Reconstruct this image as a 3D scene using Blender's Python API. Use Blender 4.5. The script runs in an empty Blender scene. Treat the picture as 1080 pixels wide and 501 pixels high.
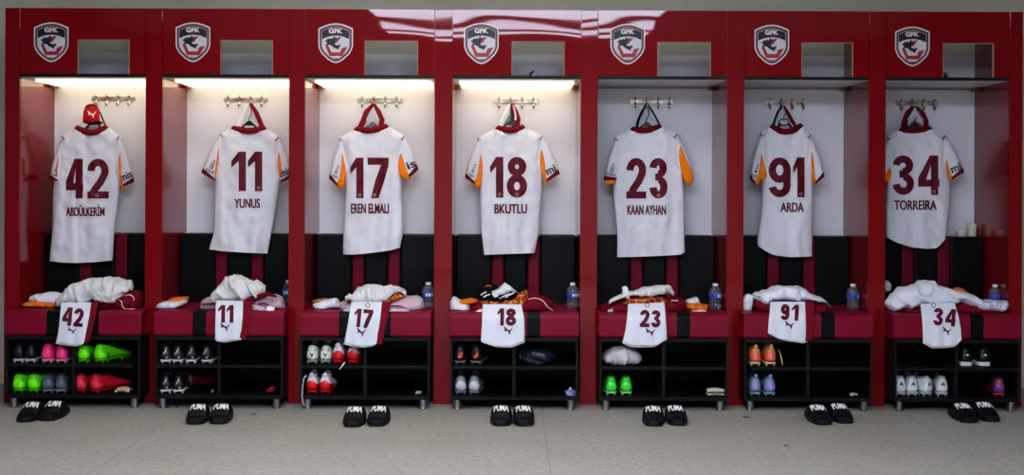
import bpy, bmesh, math, random
from mathutils import Vector, Matrix, noise

random.seed(7)
C = bpy.context.scene.collection
PI = math.pi

# ------------------------------------------------------------------ camera model
F = 1370.0            # focal length in pixels of the 1080x501 frame
D = 6.85              # camera to the plane of the locker fronts (Y = 0)
CZ = 1.155            # camera height
HORIZON = 195.0
ROLL = 0.0042
W_, H_ = 1080.0, 501.0

def ray(px, py):
    a = (px - W_ / 2) / F
    b = -(py - HORIZON) / F
    c, s = math.cos(ROLL), math.sin(ROLL)
    return a * c - b * s, a * s + b * c

def at(px, py, Y):
    dx, dz = ray(px, py)
    return Vector((dx * (D + Y), Y, CZ + dz * (D + Y)))

def onz(px, py, Z):
    dx, dz = ray(px, py)
    d = (Z - CZ) / dz
    return Vector((dx * d, d - D, Z))

def xat(px, Y):
    return (px - W_ / 2) / F * (D + Y)

# ------------------------------------------------------------------ materials
def lin(h):
    if isinstance(h, str):
        h = h.lstrip('#')
        c = [int(h[i:i + 2], 16) / 255 for i in (0, 2, 4)]
    else:
        c = [v / 255 for v in h]
    return tuple((v / 12.92 if v <= 0.04045 else ((v + 0.055) / 1.055) ** 2.4) for v in c) + (1.0,)

MATS = {}
def mat(name, col, rough=0.5, metal=0.0, bump=None, var=None, spec=0.5, trans=0.0, ior=1.45, alpha=1.0,
        emit=None, sheen=0.0, coat=0.0, stretch=(1, 1, 1)):
    """bump = (scale, strength, distance); var = (scale, second colour, detail)"""
    if name in MATS:
        return MATS[name]
    m = bpy.data.materials.new(name)
    m.use_nodes = True
    nt = m.node_tree
    p = nt.nodes['Principled BSDF']
    p.inputs['Base Color'].default_value = lin(col)
    p.inputs['Roughness'].default_value = rough
    p.inputs['Metallic'].default_value = metal
    p.inputs['Specular IOR Level'].default_value = spec
    p.inputs['Transmission Weight'].default_value = trans
    p.inputs['IOR'].default_value = ior
    p.inputs['Alpha'].default_value = alpha
    p.inputs['Sheen Weight'].default_value = sheen
    p.inputs['Coat Weight'].default_value = coat
    if emit:
        p.inputs['Emission Color'].default_value = lin(emit[0])
        p.inputs['Emission Strength'].default_value = emit[1]
    tc = nt.nodes.new('ShaderNodeTexCoord')
    mp = nt.nodes.new('ShaderNodeMapping')
    mp.inputs['Scale'].default_value = stretch
    nt.links.new(tc.outputs['Object'], mp.inputs['Vector'])
    if var:
        n = nt.nodes.new('ShaderNodeTexNoise')
        n.inputs['Scale'].default_value = var[0]
        n.inputs['Detail'].default_value = var[2] if len(var) > 2 else 3
        nt.links.new(mp.outputs['Vector'], n.inputs['Vector'])
        r = nt.nodes.new('ShaderNodeValToRGB')
        r.color_ramp.elements[0].position = 0.35
        r.color_ramp.elements[1].position = 0.68
        r.color_ramp.elements[0].color = lin(col)
        r.color_ramp.elements[1].color = lin(var[1])
        nt.links.new(n.outputs['Fac'], r.inputs['Fac'])
        nt.links.new(r.outputs['Color'], p.inputs['Base Color'])
    if bump:
        n = nt.nodes.new('ShaderNodeTexNoise')
        n.inputs['Scale'].default_value = bump[0]
        n.inputs['Detail'].default_value = bump[3] if len(bump) > 3 else 3
        nt.links.new(mp.outputs['Vector'], n.inputs['Vector'])
        b = nt.nodes.new('ShaderNodeBump')
        b.inputs['Strength'].default_value = bump[1]
        b.inputs['Distance'].default_value = bump[2]
        nt.links.new(n.outputs['Fac'], b.inputs['Height'])
        nt.links.new(b.outputs['Normal'], p.inputs['Normal'])
    MATS[name] = m
    return m

RED = mat('red lacquer', '#7f0e16', 0.02, bump=(1.9, 1.0, 0.0042, 1), stretch=(0.5, 1, 1.6), spec=0.31)
REDSIDE = mat('red lacquer side', '#800c15', 0.07, spec=0.95)
WHITEPANEL = mat('white laminate', '#e3e5ea', 0.35, spec=0.3)
BLACKBOARD = mat('black laminate', '#131314', 0.45, spec=0.25, var=(60, '#18181a'))
BLACKIN = mat('black laminate inside', '#111112', 0.6, spec=0.2)
LEATHER = mat('black leatherette', '#06080a', 0.42, spec=0.2, bump=(350, 0.25, 0.001), var=(9, '#0b0d10'))
MAROON = mat('maroon leatherette', '#860f31', 0.42, spec=0.22, bump=(300, 0.25, 0.001), var=(5, '#7b0d2b'))
MAROONBACK = mat('maroon back stripe', '#700d2a', 0.45, spec=0.2, bump=(300, 0.25, 0.001))
CHROME = mat('brushed chrome', '#c9c6be', 0.22, 1.0, bump=(80, 0.2, 0.001))
STEEL = mat('satin steel foot', '#a9a9ac', 0.33, 1.0)
BRASS = mat('brass clip', '#a9742c', 0.35, 0.8)
BRICKMETAL = mat('dark hook plate', '#8d8273', 0.28, 1.0, var=(30, '#d8d2c4'))
SHIRT = mat('white jersey knit', '#dcdde4', 0.85, spec=0.15, sheen=0.2, bump=(420, 0.15, 0.0008))
SHIRTIN = mat('white jersey inside', '#c6c8d2', 0.9, spec=0.1)
MARTRIM = mat('maroon knit trim', '#6b1020', 0.8, spec=0.15, bump=(300, 0.2, 0.001))
MARPRINT = mat('maroon print', '#611526', 0.55, spec=0.25)
ORANGE = mat('orange knit', '#f08415', 0.75, spec=0.15, bump=(350, 0.15, 0.001))
DARKPRINT = mat('dark print', '#2a1a22', 0.6)
PALEPRINT = mat('pale gold print', '#c8a08a', 0.6)
CLOTHW = mat('white cotton', '#dad9d8', 0.9, spec=0.1, sheen=0.2, bump=(26, 0.6, 0.014, 4))
CLOTHW2 = mat('cool white polyester', '#dfe2ea', 0.8, spec=0.15, bump=(30, 0.35, 0.008, 4))
CLOTHM = mat('maroon polyester', '#7a1026', 0.75, spec=0.2, bump=(40, 0.35, 0.005, 4))
CLOTHP = mat('pale pink polyester', '#cbb3be', 0.8, spec=0.15, bump=(40, 0.35, 0.005, 4))
CLOTHL = mat('pale lilac polyester', '#c9c4d6', 0.8, spec=0.15, bump=(40, 0.35, 0.005, 4))
CLOTHO = mat('orange cotton', '#e2792a', 0.85, spec=0.1, bump=(60, 0.3, 0.004, 4))
CLOTHK = mat('black cotton', '#17171b', 0.85, spec=0.1, bump=(60, 0.3, 0.004, 4))
PIPING = mat('white piping', '#e3d9dc', 0.8)
REDNYLON = mat('red nylon', '#b5121f', 0.6, spec=0.3, bump=(60, 0.3, 0.003))
HANGER = mat('black plastic hanger', '#101416', 0.35)
HANGERG = mat('grey plastic hanger', '#5b6a74', 0.4)
NAVY = mat('navy ribbon', '#1d2a4a', 0.7)
TEALR = mat('teal ribbon', '#3d8294', 0.7)
RUBBER = mat('black rubber', '#0d0d0f', 0.5, spec=0.4, bump=(200, 0.2, 0.001))
RUBBER2 = mat('black foam footbed', '#151517', 0.6, spec=0.3)
LOGOW = mat('white strap print', '#f2f2f4', 0.5)
BOTTLE = mat('clear bottle plastic', '#dfe8f2', 0.06, trans=0.9, ior=1.25)
WATER = mat('bottle cap white', '#dbe0ea', 0.4)
LABELB = mat('blue bottle label', '#33429c', 0.45, var=(70, '#5062b4'))
JAR = mat('cream jar', '#cfc8b8', 0.45)
JARLID = mat('cream jar lid', '#d9d5ca', 0.4)
BAGW = mat('white plastic bag', '#c9c4c6', 0.4, spec=0.4, bump=(30, 0.5, 0.01, 5))
BAGN = mat('navy plastic bag', '#1a2431', 0.3, spec=0.5, bump=(30, 0.6, 0.01, 5))
BEIGE = mat('beige foam', '#b8ab8c', 0.7)
BLUEW = mat('blue tape', '#2c3a7c', 0.5, var=(60, '#aab4dd'))
GREYTAG = mat('grey tag', '#a9a9b0', 0.6)

def patterned():
    m = bpy.data.materials.new('orange maroon patterned jersey')
    m.use_nodes = True
    nt = m.node_tree
    p = nt.nodes['Principled BSDF']
    p.inputs['Roughness'].default_value = 0.8
    tc = nt.nodes.new('ShaderNodeTexCoord')
    v = nt.nodes.new('ShaderNodeTexNoise')
    v.inputs['Scale'].default_value = 45
    v.inputs['Detail'].default_value = 2
    v.inputs['Distortion'].default_value = 1.5
    nt.links.new(tc.outputs['Object'], v.inputs['Vector'])
    r = nt.nodes.new('ShaderNodeValToRGB')
    e = r.color_ramp.elements
    e[0].position = 0.0; e[0].color = lin('#2a0b10')
    e[1].position = 0.44; e[1].color = lin('#6a1018')
    for pos, c in ((0.5, '#b8461a'), (0.56, '#e07a1e'), (0.66, '#e8b060')):
        x = e.new(pos); x.color = lin(c)
    nt.links.new(v.outputs['Fac'], r.inputs['Fac'])
    nt.links.new(r.outputs['Color'], p.inputs['Base Color'])
    return m
PATTERN = patterned()

def floor_material():
    m = bpy.data.materials.new('speckled grey vinyl floor')
    m.use_nodes = True
    nt = m.node_tree; L = nt.links.new
    p = nt.nodes['Principled BSDF']
    p.inputs['Roughness'].default_value = 0.5
    p.inputs['Specular IOR Level'].default_value = 0.25
    tc = nt.nodes.new('ShaderNodeTexCoord')
    def noise_(scale, detail, lo, hi):
        n = nt.nodes.new('ShaderNodeTexNoise')
        n.inputs['Scale'].default_value = scale; n.inputs['Detail'].default_value = detail
        L(tc.outputs['Object'], n.inputs['Vector'])
        r = nt.nodes.new('ShaderNodeValToRGB')
        r.color_ramp.elements[0].position = 0.3; r.color_ramp.elements[1].position = 0.72
        r.color_ramp.elements[0].color = lin(lo); r.color_ramp.elements[1].color = lin(hi)
        L(n.outputs['Fac'], r.inputs['Fac'])
        return r.outputs['Color']
    a = noise_(2.5, 4, '#a29f94', '#b0ada3')
    b = noise_(38, 5, '#8f8b80', '#bbb8ae')
    mx = nt.nodes.new('ShaderNodeMixRGB'); mx.inputs['Fac'].default_value = 0.55
    L(a, mx.inputs['Color1']); L(b, mx.inputs['Color2'])
    # sheet joints every 1.83 m across X
    sx = nt.nodes.new('ShaderNodeSeparateXYZ'); L(tc.outputs['Object'], sx.inputs['Vector'])
    ad = nt.nodes.new('ShaderNodeMath'); ad.operation = 'ADD'; ad.inputs[1].default_value = 18.3 - 0.155
    L(sx.outputs['X'], ad.inputs[0])
    mo = nt.nodes.new('ShaderNodeMath'); mo.operation = 'MODULO'; mo.inputs[1].default_value = 1.83
    L(ad.outputs[0], mo.inputs[0])
    lt = nt.nodes.new('ShaderNodeMath'); lt.operation = 'LESS_THAN'; lt.inputs[1].default_value = 0.006
    L(mo.outputs[0], lt.inputs[0])
    ml = nt.nodes.new('ShaderNodeMath'); ml.operation = 'MULTIPLY'; ml.inputs[1].default_value = 0.3
    L(lt.outputs[0], ml.inputs[0])
    m2 = nt.nodes.new('ShaderNodeMixRGB'); m2.inputs['Color2'].default_value = lin('#55504a')
    L(ml.outputs[0], m2.inputs['Fac']); L(mx.outputs['Color'], m2.inputs['Color1'])
    L(m2.outputs['Color'], p.inputs['Base Color'])
    return m

# ------------------------------------------------------------------ scene helpers
LOC = {}
def prop(o, label=None, cat=None, group=None, kind=None):
    if label: o['label'] = label
    if cat: o['category'] = cat
    if group: o['group'] = group
    if kind: o['kind'] = kind
    return o

def thing(name, label, cat, loc=(0, 0, 0), group=None, kind=None):
    o = bpy.data.objects.new(name, None)
    C.objects.link(o)
    o.location = loc
    o.empty_display_size = 0.05
    prop(o, label, cat, group, kind)
    LOC[o.name] = Vector(loc)
    return o

def root_loc(o):
    while o.parent is not None:
        o = o.parent
    return LOC.get(o.name, Vector((0, 0, 0)))

class MB:
    def __init__(self):
        self.v, self.f, self.m = [], [], []
    def add(self, verts, faces, mi=0):
        k = len(self.v)
        self.v += [Vector(x) for x in verts]
        self.f += [tuple(i + k for i in f) for f in faces]
        self.m += [mi] * len(faces)
        return self
    def box(self, x0, x1, y0, y1, z0, z1, mi=0):
        v = [(x, y, z) for z in (z0, z1) for y in (y0, y1) for x in (x0, x1)]
        f = [(0, 2, 3, 1), (4, 5, 7, 6), (0, 1, 5, 4), (2, 6, 7, 3), (0, 4, 6, 2), (1, 3, 7, 5)]
        return self.add(v, f, mi)
    def rings(self, rings, cap=True, mi=0, closed=True, loop=False):
        n = len(rings[0]); k = len(rings)
        v = [p for r in rings for p in r]
        f = []
        for i in range(k if loop else k - 1):
            j2 = (i + 1) % k
            for j in range(n if closed else n - 1):
                f.append((i * n + j, i * n + (j + 1) % n, j2 * n + (j + 1) % n, j2 * n + j))
        if cap and closed and not loop:
            f.append(tuple(reversed(range(n))))
            f.append(tuple(range((k - 1) * n, k * n)))
        return self.add(v, f, mi)
    def tube(self, pts, r, n=8, mi=0, flat=1.0):
        pts = [Vector(p) for p in pts]
        rr = r if isinstance(r, (list, tuple)) else [r] * len(pts)
        rings = []
        up = Vector((0.13, 0.9, 0.37)).normalized()
        for i, p in enumerate(pts):
            t = (pts[min(i + 1, len(pts) - 1)] - pts[max(i - 1, 0)]).normalized()
            a = t.cross(up)
            if a.length < 1e-4: a = t.cross(Vector((1, 0, 0)))
            a.normalize(); b = t.cross(a).normalized()
            rings.append([p + (a * math.cos(2 * PI * j / n) + b * math.sin(2 * PI * j / n) * flat) * rr[i] for j in range(n)])
        return self.rings(rings, mi=mi)
    def lathe(self, prof, cx=0, cy=0, n=20, mi=0):
        rings = [[(cx + r * math.cos(2 * PI * j / n), cy + r * math.sin(2 * PI * j / n), z) for j in range(n)] for r, z in prof]
        return self.rings(rings, mi=mi)
    def prism(self, poly, y0, y1, mi=0):
        """poly in (x, z), from y0 (front) to y1"""
        n = len(poly)
        v = [(x, y0, z) for x, z in poly] + [(x, y1, z) for x, z in poly]
        f = [tuple(range(n)), tuple(range(2 * n - 1, n - 1, -1))]
        f += [(i, i + n, (i + 1) % n + n, (i + 1) % n) for i in range(n)]
        return self.add(v, f, mi)
    def build(self, name, mats, parent=None, smooth=False, bevel=0, subd=0, solid=0, weld=False, label=None):
        me = bpy.data.meshes.new(name)
        off = root_loc(parent) if parent is not None else Vector((0, 0, 0))
        me.from_pydata([tuple(v - off) for v in self.v], [], self.f)
        if not isinstance(mats, (list, tuple)): mats = [mats]
        for m in mats: me.materials.append(m)
        for p, mi in zip(me.polygons, self.m): p.material_index = mi
        bm = bmesh.new(); bm.from_mesh(me)
        if weld: bmesh.ops.remove_doubles(bm, verts=bm.verts, dist=1e-5)
        bmesh.ops.recalc_face_normals(bm, faces=bm.faces)
        bm.to_mesh(me); bm.free()
        if smooth: me.polygons.foreach_set('use_smooth', [True] * len(me.polygons))
        o = bpy.data.objects.new(name, me)
        C.objects.link(o)
        if parent is not None: o.parent = parent
        if solid:
            s = o.modifiers.new('thickness', 'SOLIDIFY'); s.thickness = solid; s.offset = 0
        if bevel:
            b = o.modifiers.new('edges', 'BEVEL'); b.width = bevel; b.segments = 2; b.limit_method = 'ANGLE'
        if subd:
            s = o.modifiers.new('smooth', 'SUBSURF'); s.levels = subd; s.render_levels = subd
        if label: o['label'] = label
        return o

def copy_tree(o, parent=None):
    c = o.copy(); C.objects.link(c)
    if parent is not None:
        c.parent = parent
    for ch in list(o.children): copy_tree(ch, c)
    return c

def lerp(a, b, t): return a + (b - a) * t

def poly_eval(pts, x):
    """pts: list of (x, y), sorted; smooth-ish piecewise interpolation"""
    if x <= pts[0][0]: return pts[0][1]
    for (x0, y0), (x1, y1) in zip(pts, pts[1:]):
        if x <= x1:
            return lerp(y0, y1, (x - x0) / max(x1 - x0, 1e-9))
    return pts[-1][1]

def smooth_eval(pts, x, w=1.6):
    return (poly_eval(pts, x - w) + 2 * poly_eval(pts, x) + poly_eval(pts, x + w)) / 4

# ------------------------------------------------------------------ lettering
def text_tris(body, bold=0.0, cell=None):
    """2-D mesh of a text in its own units -> (verts2d, faces), normalised to a unit box"""
    cu = bpy.data.curves.new('t', 'FONT')
    cu.body = body; cu.offset = bold; cu.resolution_u = 4; cu.space_character = 1.0
    o = bpy.data.objects.new('t', cu); C.objects.link(o)
    dg = bpy.context.evaluated_depsgraph_get(); dg.update()
    me = bpy.data.meshes.new_from_object(o.evaluated_get(dg))
    vs = [(v.co.x, v.co.y) for v in me.vertices]
    fs = [tuple(p.vertices) for p in me.polygons]
    bpy.data.objects.remove(o); bpy.data.curves.remove(cu); bpy.data.meshes.remove(me)
    x0 = min(v[0] for v in vs); x1 = max(v[0] for v in vs); y0 = min(v[1] for v in vs); y1 = max(v[1] for v in vs)
    return [((x - x0) / (x1 - x0), (y - y0) / (y1 - y0)) for x, y in vs], fs

TEXTS = {}
def text(body, bold=0.0):
    if (body, bold) not in TEXTS: TEXTS[(body, bold)] = text_tris(body, bold)
    return TEXTS[(body, bold)]

def cut_grid(vs, fs, nx, ny):
    """cut a flat 2-D mesh along a grid so that it can follow a curved surface"""
    bm = bmesh.new()
    bv = [bm.verts.new((x, y, 0)) for x, y in vs]
    for f in fs:
        try: bm.faces.new([bv[i] for i in f])
        except ValueError: pass
    x0 = min(v[0] for v in vs); x1 = max(v[0] for v in vs); y0 = min(v[1] for v in vs); y1 = max(v[1] for v in vs)
    for i in range(1, nx):
        bmesh.ops.bisect_plane(bm, geom=bm.verts[:] + bm.edges[:] + bm.faces[:], plane_co=(lerp(x0, x1, i / nx), 0, 0), plane_no=(1, 0, 0))
    for i in range(1, ny):
        bmesh.ops.bisect_plane(bm, geom=bm.verts[:] + bm.edges[:] + bm.faces[:], plane_co=(0, lerp(y0, y1, i / ny), 0), plane_no=(0, 1, 0))
    bm.verts.index_update()
    out = [(v.co.x, v.co.y) for v in bm.verts], [tuple(v.index for v in f.verts) for f in bm.faces]
    bm.free()
    return out

def ribbon(path, s, closed=False):
    n = len(path); L, R = [], []
    for i in range(n):
        a = path[(i - 1) % n] if (closed or i > 0) else path[i]
        b = path[(i + 1) % n] if (closed or i < n - 1) else path[i]
        dx, dy = b[0] - a[0], b[1] - a[1]
        l = math.hypot(dx, dy) or 1
        nx, ny = -dy / l * s / 2, dx / l * s / 2
        L.append((path[i][0] + nx, path[i][1] + ny)); R.append((path[i][0] - nx, path[i][1] - ny))
    v = L + R
    f = [(i, (i + 1) % n, (i + 1) % n + n, i + n) for i in range(n if closed else n - 1)]
    return v, f

def arc(cx, cy, rx, ry, a0, a1, n=18):
    return [(cx + rx * math.cos(math.radians(lerp(a0, a1, i / n))), cy + ry * math.sin(math.radians(lerp(a0, a1, i / n)))) for i in range(n + 1)]

def digit(d, W, H, s):
    """sport-style block digit in a W x H box (y up)"""
    P = []      # list of (verts, faces)
    def poly(*p): P.append((list(p), [tuple(range(len(p)))]))
    h = s * 0.98
    if d == '1':
        poly((W - s, 0), (W, 0), (W, H), (W - s, H))
        poly((0, .60 * H), (W - s, .76 * H), (W - s, H), (W - s * 1.0, H), (0, .765 * H))
        poly((W - s, .76 * H), (W - s * .5, .85 * H), (W - s * .5, H), (W - s, H))
    elif d == '7':
        poly((0, H - h), (W, H - h), (W, H), (0, H))
        poly((W - s * 1.05, H - h), (W, H - h), (W * .80, .45 * H), (W * .52, 0), (W * .52 - s * 1.05, 0), (W * .70 - s * .95, .45 * H))
    elif d == '4':
        x = .60 * W
        x = min(x, W - s * 1.05)
        poly((x, 0), (x + s, 0), (x + s, H), (x, H))
        poly((0, .21 * H), (W, .21 * H), (W, .21 * H + h), (0, .21 * H + h))
        poly((0, .21 * H + h * .5), (s * .95, .21 * H + h * .5), (x + .1, .78 * H), (x + .1, H), (x - s * .15, H), (0, .43 * H))
    elif d == '2':
        c = arc(W / 2, H - .30 * H, W / 2 - s / 2, .30 * H - s / 2, 182, -25)
        c += [(.62 * W, .42 * H), (.36 * W, .24 * H), (s * .62, h * .5)]
        P.append(ribbon(c, s)); poly((0, 0), (W, 0), (W, h), (0, h))
    elif d == '3':
        P.append(ribbon(arc(W * .48, .75 * H, W * .48 - s / 2, .25 * H - s / 2, 178, -88), s))
        P.append(ribbon(arc(W / 2, .28 * H, W / 2 - s / 2, .28 * H - s / 2, 88, -178), s))
        poly((W * .32, .53 * H - h / 2), (W * .52, .53 * H - h / 2), (W * .52, .53 * H + h / 2), (W * .32, .53 * H + h / 2))
    elif d == '8':
        P.append(ribbon(arc(W / 2, .76 * H, W * .46 - s / 2, .24 * H - s / 2, 0, 360, 28)[:-1], s, True))
        P.append(ribbon(arc(W / 2, .285 * H, W / 2 - s / 2, .285 * H - s / 2, 0, 360, 28)[:-1], s, True))
    elif d == '9':
        P.append(ribbon(arc(W / 2, .68 * H, W / 2 - s / 2, .32 * H - s / 2, 0, 360, 28)[:-1], s, True))
        c = [(W - s / 2, .70 * H)] + arc(W / 2, .30 * H, W / 2 - s / 2, .30 * H - s / 2, 8, -168)
        P.append(ribbon(c, s))
    return P

CAT = [(0, .95), (.12, 1), (.22, .88), (.45, .64), (.62, .55), (.75, .64), (.95, .92), (1, .92), (.87, .62), (.74, .42),
       (.74, .15), (.70, 0), (.62, .02), (.60, .25), (.50, .40), (.30, .50), (.20, .42), (.08, .40), (.05, .48), (.16, .58), (.1, .75)]

class Print:
    """flat marks given in picture pixels, laid on a surface: surf(px, py) -> Y of that surface"""
    def __init__(self, surf, lift=0.003):
        self.mb = MB(); self.surf = surf; self.lift = lift
    def put(self, vs, fs, x0, x1, ytop, ybot, tilt=0.0, mi=0, unit=True, cut=True):
        """vs in a unit box (y up) or, unit=False, in pixels from (x0, ybot)"""
        if cut: vs, fs = cut_grid(vs, fs, max(1, int((x1 - x0) / 2.5)), max(1, int((ybot - ytop) / 3)))
        cx, cy = (x0 + x1) / 2, (ytop + ybot) / 2
        c, s = math.cos(tilt), math.sin(tilt)
        out = []
        for x, y in vs:
            if unit: px, py = lerp(x0, x1, x), lerp(ybot, ytop, y)
            else: px, py = x0 + x, ybot - y
            dx, dy = px - cx, py - cy
            px, py = cx + dx * c - dy * s, cy + dx * s + dy * c
            out.append(at(px, py, self.surf(px, py) - self.lift))
        self.mb.add(out, fs, mi)
        return self
    def word(self, body, x0, x1, yt, yb, bold=0.02, tilt=0.0, mi=0):
        v, f = text(body, min(bold, .014))
        k = 0 if bold < .03 else .2
        l0 = self.lift
        for j, d in enumerate((-k, 0, k) if k else (0,)):
            self.lift = l0 + .0004 * j
            self.put(v, f, x0 + k + d, x1 - k + d, yt, yb, tilt, mi)
        self.lift = l0
        return self
    def number(self, body, x0, x1, yt, yb, s, widths, tilt=0.0, mi=0):
        """widths: list of (x0, x1) in pixels for each digit"""
        H = yb - yt
        cx = (x0 + x1) / 2
        for ch, (a, b) in zip(body, widths):
            for j, (v, f) in enumerate(digit(ch, b - a, H, s)):
                v = [(a - x0 + x, y) for x, y in v]
                wv, hv = max(p[0] for p in v) - min(p[0] for p in v), max(p[1] for p in v) - min(p[1] for p in v)
                vs, fs = cut_grid(v, f, max(1, int(wv / 2)), max(1, int(hv / 1.5)))
                c, sn = math.cos(tilt), math.sin(tilt)
                out = []
                for x, y in vs:
                    px, py = x0 + x, yb - y
                    dx, dy = px - cx, py - (yt + yb) / 2
                    px, py = cx + dx * c - dy * sn, (yt + yb) / 2 + dx * sn + dy * c
                    out.append(at(px, py, self.surf(px, py) - self.lift - .0005 * j))
                self.mb.add(out, fs, mi)
        return self
    def cat(self, x0, x1, yt, yb, tilt=0.0, mi=0, flip=False):
        v = [(1 - x, y) if flip else (x, y) for x, y in CAT]
        return self.put(v, [tuple(range(len(v)))], x0, x1, yt, yb, tilt, mi)
    def ring(self, cx, cy, r, w, mi=0):
        v, f = ribbon(arc(0, 0, r, r, 0, 360, 14)[:-1], w, True)
        v = [(x + r, y + r) for x, y in v]
        return self.put(v, f, cx - r, cx + r, cy - r, cy + r, 0, mi, unit=False, cut=False)
    def build(self, name, mats, parent):
        return self.mb.build(name, mats, parent)

# ------------------------------------------------------------------ the seven bays, measured in the photograph
NUM = ['42', '11', '17', '18', '23', '91', '34']
SAY = ['forty-two', 'eleven', 'seventeen', 'eighteen', 'twenty-three', 'ninety-one', 'thirty-four']
OPEN = [(22, 154), (172, 305), (322, 458), (477, 612), (630, 766), (784, 915), (933, 1063)]
SEATPX = [(5, 150), (162.5, 300), (316, 455), (474.5, 611.5), (632, 770), (785, 922), (943, 1078)]
LIT = [1, 1, 1, 1, 0, 0, 0]
ZTOP = CZ + (HORIZON - 11) * 0.005
ZHOLE = CZ + (HORIZON - 44) * 0.005
ZSH = CZ + (HORIZON - 80) * 0.005
BACK = 0.50          # white back panel
BREST = 0.33         # front of the back cushion
ZSEAT = 0.499
ZSEATB = 0.371
SF = -0.20           # front of the seat
ZMID, ZLOW = 0.226, 0.071

# ------------------------------------------------------------------ the room
def structure(name, mb, m):
    o = mb.build(name, m); o['kind'] = 'structure'; return o
WALLM = mat('warm grey wall paint', '#d6d3c6', 0.85, spec=0.2, var=(1.2, '#cdcabd'))
SIDEW = mat('grey side wall paint', '#6f6d68', 0.85, spec=0.2)
RX0, RX1, RY0, RY1, RZ = -4.2, 4.2, -9.6, 0.62, 2.85
structure('floor', MB().box(RX0, RX1, RY0, RY1, -0.06, 0.0), floor_material())
structure('ceiling', MB().box(RX0, RX1, RY0, RY1, RZ, RZ + 0.06), mat('ceiling paint', '#dadad8', 0.9))
structure('wall_back', MB().box(RX0, RX1, RY1, RY1 + 0.08, 0, RZ), WALLM)
structure('wall_left', MB().box(RX0 - 0.08, RX0, RY0, RY1, 0, RZ), SIDEW)
structure('wall_right', MB().box(RX1, RX1 + 0.08, RY0, RY1, 0, RZ), SIDEW)
structure('wall_front', MB().box(RX0, RX1, RY0 - 0.08, RY0, 0, RZ), mat('pale wall paint', '#e2e1de', 0.85))

# ceiling light boxes (those by the camera mirror in the lacquer; those nearer the lockers are added fill)
def light_box(label, x0, x1, y0, y1, strength, col):
    r = thing('ceiling_light', label, 'ceiling light', ((x0 + x1) / 2, (y0 + y1) / 2, RZ))
    f = MB()
    for a in ((x0 - .03, x0, y0 - .03, y1 + .03), (x1, x1 + .03, y0 - .03, y1 + .03), (x0, x1, y0 - .03, y0), (x0, x1, y1, y1 + .03)):
        f.box(a[0], a[1], a[2], a[3], RZ - .05, RZ - .001)
    f.build('frame', mat('light frame white', '#d8d8d8', 0.5), r)
    MB().box(x0, x1, y0, y1, RZ - .045, RZ - .015).build('diffuser', mat('diffuser ' + label, '#ffffff', 0.5, emit=(col, strength)), r)
light_box('thin white ceiling light box behind the camera', -1.35, 1.45, -7.32, -6.95, 21.0, '#e0e7ff')
light_box('thin white ceiling light box right above the camera', -1.35, 1.45, -6.72, -6.38, 21.0, '#e0e7ff')
light_box('narrow white light box added as fill over the aisle before the lockers', -1.35, .45, -1.75, -1.35, 9.5, '#f6f4f3')  # fill lamp added to brighten the open header shelves and the wall above
light_box('wide white ceiling light box just before the camera', -1.35, 1.45, -6.08, -5.0, 22.0, '#e2eaff')
light_box('white light box added as fill halfway to the lockers', -1.0, 0.3, -3.9, -3.3, 9.0, '#f2f4ff')  # extra fill lamp, added where it does not mirror in the headers

# ------------------------------------------------------------------ lockers
SH = [(0, 1), (.30, .985), (.55, .955), (.80, .91), (1, .87), (1, .42), (.93, .33), (.80, .23), (.46, .09), (.2, .02), (0, 0)]
def shield(s=1.0, dy=0.0):
    r = [(x * s, (y - .5) * s + .5 + dy) for x, y in SH]
    return r + [(-x, y) for x, y in reversed(r[1:-1])]

CREAM = mat('crest white', '#e6d9dc', 0.4)
CGREY = mat('crest grey', '#3d3940', 0.4)
CBLACK = mat('crest black', '#1c2028', 0.4)
CLIGHT = mat('crest pale field', '#c9ccd3', 0.4)
CRED = mat('crest red', '#a3252c', 0.4)
CROSE = mat('crest rose line', '#c58f94', 0.4)

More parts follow.
